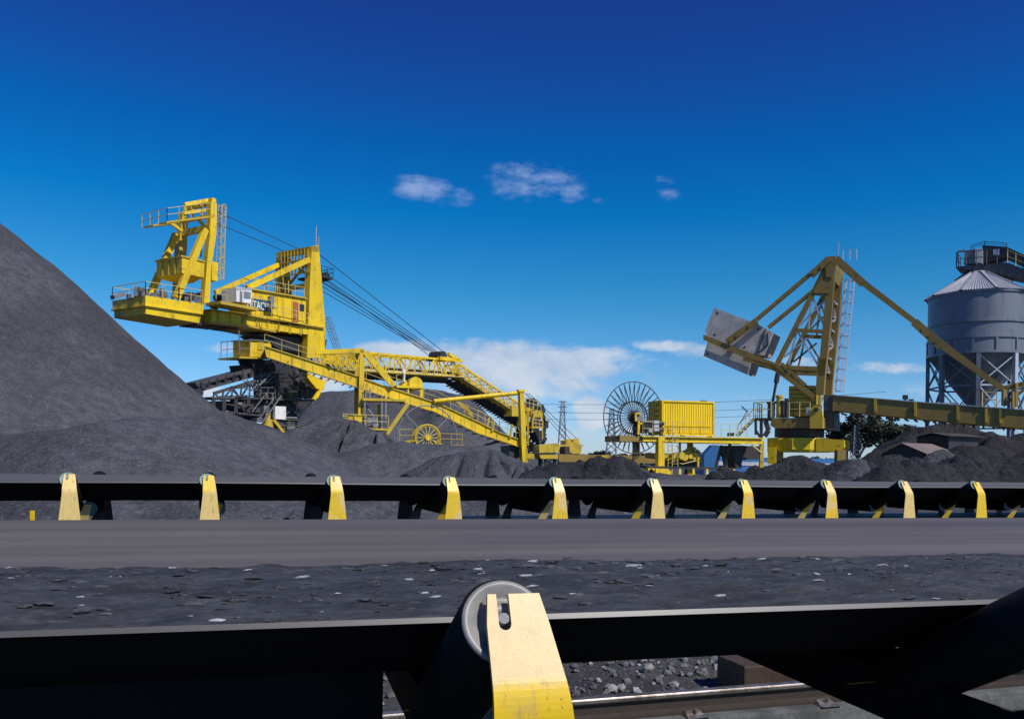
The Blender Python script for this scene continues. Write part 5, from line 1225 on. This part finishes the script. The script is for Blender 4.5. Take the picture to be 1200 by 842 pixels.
# big spoked reel
RR = empty('cable_reel', QL(c6, [(290, 530)])[0], 'tall open wheel of thin dark spokes left of the container', 'cable reel')
rc2 = QL(c6, [(290, 322)], -.3)[0]; u4 = V((.90, .43, 0)).normalized(); RRR = 3.12
m = MB(); m.ring(rc2, u4, Z3, RRR, .045, 60); m.build('rim', M['grime'], RR)
m = MB(); n4 = V((u4.y, -u4.x, 0)); m.ring(rc2 - n4 * .05, u4, Z3, 1.42, .07, 44, 6); m.ring(rc2 - n4 * .45, u4, Z3, 1.42, .045, 44, 6)
for k in range(22): a = 2 * PI * k / 22; d_ = u4 * math.cos(a) + Z3 * math.sin(a); m.bar(rc2 + d_ * 1.42, rc2 + d_ * 1.42 - n4 * .45, .12, .05)
m.build('inner_drum', M['dark'], RR)
for k in range(34):
    a = 2 * PI * (k + .5) / 34; d_ = u4 * math.cos(a) + Z3 * math.sin(a); m = MB(); m.bar(rc2 + d_ * .3, rc2 + d_ * RRR, .065, .065)
    m.bar(rc2 + d_ * 1.4 - n4 * .4, rc2 + d_ * (RRR - .25) - n4 * .05, .04); m.build('spoke', M['dark'], RR)
m = MB(); m.tube(rc2 + n4 * .4, rc2 - n4 * .6, .32, 20); m.build('hub', M['grime'], RR)
m = MB(); p = QL(c6, [(305, 330)], -1.0)[0]; m.bar(p, V((p.x, p.y, 0)), .42, .6); m.build('stand', OL, RR)
m = MB(); m.ladder(*QL(c6, [(150, 520), (150, 260)], -5), u3_, .35, .03, .5); 
# machinery under the platform
m = MB(); rr = random.Random(9)
m.poly(QL(c6, [(428, 548), (720, 570), (720, 612), (428, 580)], -1.5), b3 * 2)
for i in range(12): p = QL(c6, [(490 + i * 18, 555 + rr.random() * 22)], -1.0 + rr.random())[0]; m.tube(p, p - n3 * .5, .2 + .22 * rr.random(), 10)
und = P3(m, 'undercarriage', M['yellow_dirty'])
m = MB(); m.poly(QL(c6, [(500, 596), (700, 606), (700, 652), (500, 648)], -1.8), b3 * 2); m.poly(QL(c6, [(915, 500), (1108, 505), (1108, 590), (960, 592), (915, 560)], -1.5), b3 * 2.2); m.poly(QL(c6, [(915, 500), (990, 500), (975, 650), (940, 650)], -1.2), b3 * 2); P3(m, 'dark_hopper', M['dark'])
for q in (((850, 500), (818, 640)), ((898, 505), (872, 640)), ((905, 455), (905, 520)), ((850, 500), (885, 640))): m = MB(); m.beam(*QL(c6, q, -1), .2, .2, n3); P3(m, 'slanting_leg', M['dark'])
for q in (((585, 480), (585, 560)), ((700, 575), (700, 650))): m = MB(); m.beam(*QL(c6, q, -.6), .16, .16, n3); P3(m, 'hanger', M['yellow_dirty'])
for p0, p1, p2 in (((530, 600), (600, 618), (690, 596)), ((560, 500), (590, 540), (640, 520))): m = MB(); m.path(QL(c6, [p0, p1, p2], -.5), .04); P3(m, 'hanging_cable', M['rail'])

# yard conveyor in the distance: long brown beam, and a low one with small brackets
YC = empty('yard_conveyor', V((at(700, 540, 82).x, 82, 0)), 'long brown conveyor beam running behind the big spoked reel', 'conveyor')
a_, b_ = at(655, 536, 84), at(772, 538, 88); a_.z = b_.z = at(720, 533, 86).z
m = MB(); m.hexa([a_, b_, b_ - Z3 * .75, a_ - Z3 * .75], [p + V((0, 1.4, 0)) for p in (a_, b_, b_ - Z3 * .75, a_ - Z3 * .75)]); m.build('side_beam', OL, YC)
m = MB()
for k in range(6): p = a_.lerp(b_, k / 5) + V((0, .4, -.5)); m.bar(p, V((p.x, p.y, 0)), .25)
m.build('trestle', M['grime'], YC)
m = MB(); p = a_.lerp(b_, .42); m.hexa([p + V((0, -.05, 0)), p + V((.7, -.05, 0)), p + V((.3, -.05, -.75)), p + V((-.3, -.05, -.75))], [q + V((0, -.06, 0)) for q in (p, p + V((.7, 0, 0)), p + V((.3, 0, -.75)), p + V((-.3, 0, -.75)))]); m.build('gusset', M['yellow'], YC)
LC = empty('low_conveyor', V((at(800, 540, 66).x, 66, 0)), 'low dark conveyor with four tiny cream brackets under the platform', 'conveyor')
MLC = Plane(760, 66, uP); LL = lambda pts, w=0: PL(c6, pts, w, MLC)
m = MB(); m.poly(LL([(370, 630), (935, 642), (935, 660), (370, 645)]), b3 * 1.2); m.build('belt', M['dark'], LC)
for x in (583, 670, 757, 842, 930): m = MB(); y = 648 + (x - 583) * .01; m.poly(LL([(x - 6, y), (x + 6, y), (x + 10, y + 36), (x - 8, y + 36)], .3), b3 * .08); m.build('bracket', M['bracket'], LC)
m = MB()
for x in (400, 620, 840): p = LL([(x, 650)], -.5)[0]; m.bar(p, V((p.x, p.y, 0)), .2)
m.build('trestle', M['dark'], LC)

# ================================================================== silo with gallery
SX = at(1143, HY, 96); SC = V((SX.x, 96, 0)); SR = 5.05
def sz(y, front=True): return at(1143, y, 96 - (SR if front else 0)).z
RS = empty('silo', SC, 'round grey steel silo with ribbed cone roof on braced legs', 'silo')
ze = sz(338); zb3 = sz(411); 
m = MB(); m.lathe(SC, [(SR, ze), (SR, zb3)], 72); m.lathe(SC, [(SR, zb3), (SR * .97, zb3 - .1), (.75, sz(478, False)), (.75, sz(490, False)), (.1, sz(490, False))], 72); m.build('silo_body', M['silo'], RS)
for y_ in (338.6, 373.6, 392.5, 410.6):
    z_ = sz(y_); m = MB(); m.lathe(SC, [(SR + .003, z_ + .13), (SR + .14, z_ + .13), (SR + .14, z_ - .13), (SR + .003, z_ - .13), (SR + .003, z_ + .13)], 72, False); m.build('hoop', M['silo'], RS)
for k in range(14):
    a = 2 * PI * k / 14 + .1; d_ = V((math.cos(a), math.sin(a), 0)); m = MB(); m.bar(SC + d_ * (SR + .07) + Z3 * sz(392.5), SC + d_ * (SR + .07) + Z3 * sz(410.6), .22, .1, up=d_); m.build('panel_rib', M['silo'], RS)
# eight sided ribbed roof
m = MB(); za = at(1140, 320, 96).z; NR = 10; er = SR + .45
for k in range(NR):
    a0, a1 = 2 * PI * k / NR + .15, 2 * PI * (k + 1) / NR + .15; e0 = SC + V((math.cos(a0), math.sin(a0), 0)) * er + Z3 * (ze + .05); e1_ = SC + V((math.cos(a1), math.sin(a1), 0)) * er + Z3 * (ze + .05); ap0 = SC + V((math.cos(a0), math.sin(a0), 0)) * .9 + Z3 * za; ap1 = SC + V((math.cos(a1), math.sin(a1), 0)) * .9 + Z3 * za
    nseg = 12; prev = None; nn_ = (e1_ - e0).cross(ap0 - e0).normalized(); nn_ = nn_ if nn_.z > 0 else -nn_
    rows = []
    for i in range(nseg * 2 + 1): f = i / (nseg * 2); l_ = nn_ * (.06 if i % 2 else -.02); rows.append((e0.lerp(e1_, f) + l_, ap0.lerp(ap1, f) + l_ * .4))
    vs = [p for r_ in rows for p in r_]; m.add(vs, [(2 * i, 2 * i + 2, 2 * i + 3, 2 * i + 1) for i in range(nseg * 2)])
m.lathe(SC, [(.95, za), (.95, za + .1), (.1, za + .12)], 16)
rf = m.build('roof', M['silo_roof'], RS)
m = MB()
for k in range(NR): a0 = 2 * PI * k / NR + .15; d_ = V((math.cos(a0), math.sin(a0), 0)); m.bar(SC + d_ * er + Z3 * (ze + .1), SC + d_ * .9 + Z3 * (za + .08), .28, .12)
m.build('ridge_cap', M['silo_roof'], rf)
legs = []
for k in range(8):
    a = 2 * PI * k / 8 + .32; d_ = V((math.cos(a), math.sin(a), 0)); p = SC + d_ * (SR - .1); legs.append(p); m = MB(); m.bar(p + Z3 * (zb3 + .1), p, .42, .42, up=d_); m.build('leg', M['galv'] if k == 6 else M['silo'], RS)
for k in range(8):
    p, q = legs[k], legs[(k + 1) % 8]; z1, z2, z3 = zb3 - .2, sz(455, False), sz(500, False); m = MB()
    for zu, zl in ((z1, z2), (z2, z3)): m.bar(p + Z3 * zu, q + Z3 * zl, .11); m.bar(q + Z3 * zu, p + Z3 * zl, .11); 
    m.bar(p + Z3 * z2, q + Z3 * z2, .18); m.bar(p + Z3 * z3, q + Z3 * z3, .18)
    m.build('bracing', M['silo'] if k != 5 else M['galv'], RS)
# head house and gallery on top
GX = Plane(1150, 96, (.80, -.60)); GL = lambda pts, w=0: PL(d1, pts, w, GX); nG = GX.n
RG = empty('conveyor_gallery', GL([(600, 215)])[0], 'dark railed conveyor gallery reaching the silo top from the right', 'conveyor')
m = MB(); m.poly(GL([(478, 125), (540, 112), (585, 112), (585, 205), (470, 205)], .6), -nG * 2); hh_ = m.build('head_box', M['grey'], RG)
m = MB(); m.poly(GL([(541, 112), (584, 112), (584, 200), (541, 198)], .68), -nG * .06); m.build('white_door', M['white'], hh_)
m = MB(); m.poly(GL([(652, 112), (690, 112), (690, 150), (652, 150)], .9), -nG * .06); m.build('notice_board', M['white'], hh_)
m = MB(); m.poly(GL([(585, 90), (735, 100), (842, 150), (1100, 260), (1100, 330), (842, 215), (735, 165), (585, 205)], .0), -nG * 2); m.build('gallery_cover', M['dark'], RG)
m = MB(); m.poly(GL([(425, 222), (740, 196), (842, 235), (1100, 350), (1100, 372), (842, 300), (640, 258), (500, 242), (425, 236)], .9), -nG * 3); m.build('gallery_deck', M['grime'], RG)
m = MB(); m.rail([GL([(425, 222)], .9)[0] - nG * 2.5, *GL([(425, 222), (740, 196)], .9)], 1.6, 1.0, .045); m.build('handrail', M['grime'], RG)
m = MB(); m.rail(GL([(740, 200), (842, 240), (1100, 355)], .95), 1.4, 1.0, .045); m.build('handrail', M['rail'], RG)
m = MB(); m.rail(GL([(515, 118), (600, 92), (735, 102)], .0), .45, 1.6, .035); m.build('roof_rail', M['dark'], RG)
m = MB(); q = GL([(500, 235), (620, 240), (590, 268), (490, 268)], .3); m.poly(q, -nG * 1.4); m.poly(GL([(410, 308), (490, 250), (520, 250), (420, 312)], .2), -nG * 1); m.build('discharge_chute', M['dark'], RG)
for x in (650, 690, 720, 770): m = MB(); m.bar(GL([(x, 255)], -.3)[0], GL([(x, 330 + (x - 650) * .2)], -.3)[0], .1); m.build('trestle_post', M['grime'], RG)
m = MB(); p = GL([(436, 128)], .6)[0]; m.tube(p, GL([(424, 232)], .6)[0], .04); m.bar(p, p + V((.8, 0, .1)), .16); m.build('lamp_arm', M['dark'], RG)
m = MB(); p = GL([(1060, 330)], -1)[0]; m.bar(p, V((p.x, p.y, 0)), .6); m.build('trestle_leg', M['dark'], RG)
# sheds by the coal
def shed(name, label, ax, ay, bx, by, ew, drop, d0, mat, yaw):
    a, b = at(ax, ay, d0), at(bx, by, d0 + yaw); z_ = a.z; b.z = z_; u = (b - a).normalized(); n_ = V((u.y, -u.x, 0)); r = empty(name, V((a.x, a.y, 0)), label, 'shed')
    e0, e1_, w0, w1 = a + n_ * ew - Z3 * drop + u * .3, b + n_ * ew - Z3 * drop + u * .9, a - n_ * ew - Z3 * drop, b - n_ * ew - Z3 * drop
    m = MB(); k_ = 18
    for (p0, p1, q0, q1) in ((a, b, e0, e1_), (a, b, w0, w1)):
        vs = []
        for i in range(2 * k_ + 1): f = i / (2 * k_); z = Z3 * (.05 if i % 2 else 0); vs += [p0.lerp(p1, f) + z, q0.lerp(q1, f) + z, p0.lerp(p1, f) + z - Z3 * .08, q0.lerp(q1, f) + z - Z3 * .08]
        m.add(vs, [(4 * i, 4 * i + 4, 4 * i + 5, 4 * i + 1) for i in range(2 * k_)] + [(4 * i + 2, 4 * i + 6, 4 * i + 7, 4 * i + 3) for i in range(2 * k_)])
    m.build('roof', mat, r)
    m = MB(); m.poly([a - Z3 * .15 + u * .2, e0 * .9 + w0 * .1 + u * .2, V((e0.x, e0.y, 0)) * .9 + V((w0.x, w0.y, 0)) * .1 + u * .2, V((w0.x, w0.y, 0)) + u * .2, w0 + u * .2], u * ((b - a).length - .4)); m.build('wall', M['dark'], r)
    return r
shed('shed', 'brown gable roofed shed half buried among the coal heaps', 1057, 519, 1092, 519, 1.7, .75, 60, M['shed'], 2)
shed('canopy', 'low dark sheet roof in front of the silo legs', 1092, 507, 1130, 505, 1.9, .35, 84, M['grime'], 2)
# far blue hall and sheets behind the platform
m = MB(); a_, b_ = at(826, 541, 130), at(1000, 545, 150); zt = at(900, 536, 140).z; q = [V((a_.x, a_.y, 0)), V((b_.x, b_.y, 0)), V((b_.x, b_.y, zt)), V((a_.x, a_.y, zt))]
RH = empty('hall', V((a_.x, a_.y, 0)), 'low blue hall with a pale band seen under the stacker', 'building')
m.poly(q, V((0, 12, 0))); m.build('wall', M['blue'], RH)
m = MB(); q = [q[0] + V((0, -.06, zt * .50)), q[1] + V((0, -.06, zt * .50)), q[1] + V((0, -.06, zt * .72)), q[0] + V((0, -.06, zt * .72))]; m.poly(q, V((0, -.1, 0))); m.build('pale_band', M['galv'], RH)
m = MB(); a_ = at(825, 545, 95); z1, z2 = at(825, 522, 95).z, at(836, 521, 95).z
m.poly([V((a_.x, 95, 0)), V((a_.x + 1.6, 95, 0)), V((a_.x + 1.6, 95, z2)), V((a_.x + 1.0, 95, z2)), V((a_.x, 95, z1 - 1.0))], V((0, 2, 0))); m.build('bin', M['blue'], None, 'blue angular bin behind the platform legs', 'bin')

# lattice pylons
def pylon(px, y, d, wdt, label, group=None, mat=None, lat=8):
    t_ = at(px, y, d); b_ = V((t_.x, d, 0)); r = empty('pylon', b_, label, 'pylon'); H_ = t_.z; m = MB()
    cs = [(-1, -1), (1, -1), (1, 1), (-1, 1)]
    f = lambda z: wdt * (1 - .72 * min(1, z / (H_ * .75))) / 2
    for sx, sy in cs: m.bar(b_ + V((sx * f(0), sy * f(0), 0)), b_ + V((sx * f(H_), sy * f(H_), H_)), wdt * .05)
    for k in range(lat):
        z0, z1 = H_ * k / lat, H_ * (k + 1) / lat
        for i in range(4):
            p, q = cs[i], cs[(i + 1) % 4]; m.bar(b_ + V((p[0] * f(z0), p[1] * f(z0), z0)), b_ + V((q[0] * f(z1), q[1] * f(z1), z1)), wdt * .035); m.bar(b_ + V((q[0] * f(z0), q[1] * f(z0), z0)), b_ + V((p[0] * f(z1), p[1] * f(z1), z1)), wdt * .035)
    m.build('lattice_body', mat or M['grey'], r)
    return r, b_, H_
r1, pb1, ph1 = pylon(659.5, 469, 300, 3.6, 'tall lattice power pylon behind the low drive frames', lat=10)
m = MB()
for k in (.98, .90, .82): m.bar(pb1 + V((-1.5, 0, ph1 * k)), pb1 + V((1.5, 0, ph1 * k)), .3)
m.build('cross_arm', M['grey'], r1)
r2, pb2, ph2 = pylon(717, 478, 260, 3.6, 'thin lattice pylon seen through the open reel spokes', lat=10)
r3, pb3, ph3 = pylon(1003, 498, 100, 1.3, 'slim blue grey lattice mast in front of the leafy tree', mat=M['grey'], lat=12)
for i, k in enumerate((.96, .88, .78)):
    m = MB(); L_ = []
    for j in range(17): f = j / 16; x0 = pb1.x - 45 + 150 * f; L_.append(V((x0, 300 - 20 * f, ph1 * k - (1 if i else 0) + 2.5 * (2 * f - .6) ** 2 - .9)))
    m.path(L_, .06, 4); m.build('power_line', M['cable'], None, ['topmost', 'middle', 'lowest'][i] + ' of three thin overhead wires crossing behind the pylon', 'power line')

# ================================================================== trees
def leaf_mat(name, a, b):
    m, t, p, oc = newmat(name); oi = t.noise(oc, .5, 3, .6); n_ = t.noise(oc, 3.0, 3, .6)
    t.set(p.inputs['Base Color'], t.mix(t.ramp(n_, .3, .7), t.mix(t.ramp(oi, .4, .6), a, b), (a[0] * .6, a[1] * .6, a[2] * .6))); p.inputs['Roughness'].default_value = .65; return m
M['leaf'] = leaf_mat('dark_leaves', (.030, .042, .022), (.055, .068, .034)); M['leaf_far'] = leaf_mat('far_leaves', (.035, .05, .045), (.05, .07, .055)); M['bark'] = paint('bark', (.10, .075, .055), (.05, .04, .03), .6)
def tree(px, ytop, d, wpx, label, seed, n=3600, leaf=.34, mat='leaf', group=None, name='tree', trunk_h=.3):
    rnd = random.Random(seed); top = at(px, ytop, d); H_ = top.z; W = wpx / 1000 * d / 2; b_ = V((top.x, d, 0)); r = empty(name, b_, label, 'tree', group)
    m = MB(); th = H_ * trunk_h; m.tube(b_, b_ + Z3 * th, W * .07, 8, W * .05); tips = []
    for k in range(9):
        a = 2 * PI * k / 9 + rnd.random() * .5; rr_ = W * (.35 + .55 * rnd.random()); e = b_ + V((rr_ * math.cos(a), rr_ * math.sin(a), H_ * (.45 + .42 * rnd.random()))); mid = (b_ + Z3 * th).lerp(e, .5) + V((0, 0, H_ * .05))
        m.tube(b_ + Z3 * th * .9, mid, W * .035, 6, W * .025); m.tube(mid, e, W * .025, 6, W * .01); tips.append(e)
        for q in range(3): e2 = mid.lerp(e, .5) + V((rnd.uniform(-1, 1) * W * .4, rnd.uniform(-1, 1) * W * .4, H_ * .12 * rnd.random() + .1)); m.tube(mid.lerp(e, .4), e2, W * .015, 5, W * .006); tips.append(e2)
    m.build('trunk', M['bark'], r)
    m = MB(); cl = []
    for e in tips: cl.append((e, W * (.16 + .16 * rnd.random())))
    for k in range(10): a = rnd.random() * 6.28; q = W * (.5 + .45 * rnd.random()); cl.append((b_ + V((q * math.cos(a), q * math.sin(a), H_ * (.5 + .4 * rnd.random()))), W * (.12 + .14 * rnd.random())))
    cl.append((b_ + Z3 * H_ * .93, W * .22))
    for i in range(n):
        c_, R_ = cl[int(rnd.random() * len(cl))]; v = V((rnd.gauss(0, 1), rnd.gauss(0, 1), rnd.gauss(0, 1))).normalized() * R_ * (rnd.random() ** .45); v.z *= .75; p = c_ + v
        if p.z > H_: p.z = H_ - rnd.random() * .5
        x = V((rnd.gauss(0, 1), rnd.gauss(0, 1), rnd.gauss(0, .6))).normalized(); y = x.cross(V((rnd.gauss(0, 1), rnd.gauss(0, 1), rnd.gauss(0, 1)))).normalized(); s_ = leaf * (.6 + .8 * rnd.random())
        m.add([p - x * s_, p - y * s_ * .5, p + x * s_, p + y * s_ * .5], [(0, 1, 2, 3)])
    m.build('crown', M[mat], r)
tree(1006, 480, 125, 74, 'broad dark leafy tree just right of the stacker deck', 1, 9000, .22)
tree(1046, 484, 130, 72, 'dark leafy tree between the stacker deck and the silo legs', 2, 9000, .22)
tree(1078, 512, 135, 40, 'small dark tree beside the left silo leg', 3, 2400)
for i, (px, y, wd, lb) in enumerate(((692, 531, 26, 'low far tree right of the winch'), (706, 528, 22, 'round far tree under the left rim of the reel'), (728, 532, 26, 'low far tree behind the reel stand'), (752, 530, 24, 'low far tree between reel and square post'), (812, 524, 18, 'round far tree right of the square post'), (862, 531, 24, 'low far tree behind the slanting legs'))):
    tree(px, y, 330, wd, lb, 20 + i, 700, .9, 'leaf_far', None, 'tree', .15)
m = MB(); rr = random.Random(5)
for i in range(9000):
    x = rr.uniform(-260, 420); y = rr.uniform(520, 560); hh = 5.5 + 3 * noise.noise(V((x * .03, 0, 0))) + 1.5 * noise.noise(V((x * .15, 3, 0))); z = hh * rr.random() ** .6; p = V((x, y, z)); s_ = 1.2 + rr.random()
    a = V((rr.gauss(0, 1), rr.gauss(0, 1), rr.gauss(0, 1))).normalized(); b_ = a.cross(V((rr.gauss(0, 1), rr.gauss(0, 1), rr.gauss(0, 1)))).normalized(); m.add([p - a * s_, p - b_ * s_ * .6, p + a * s_, p + b_ * s_ * .6], [(0, 1, 2, 3)])
m.build('far_woodland', M['leaf_far'], None, 'thin far strip of woodland along the horizon', 'woodland', kind='stuff')
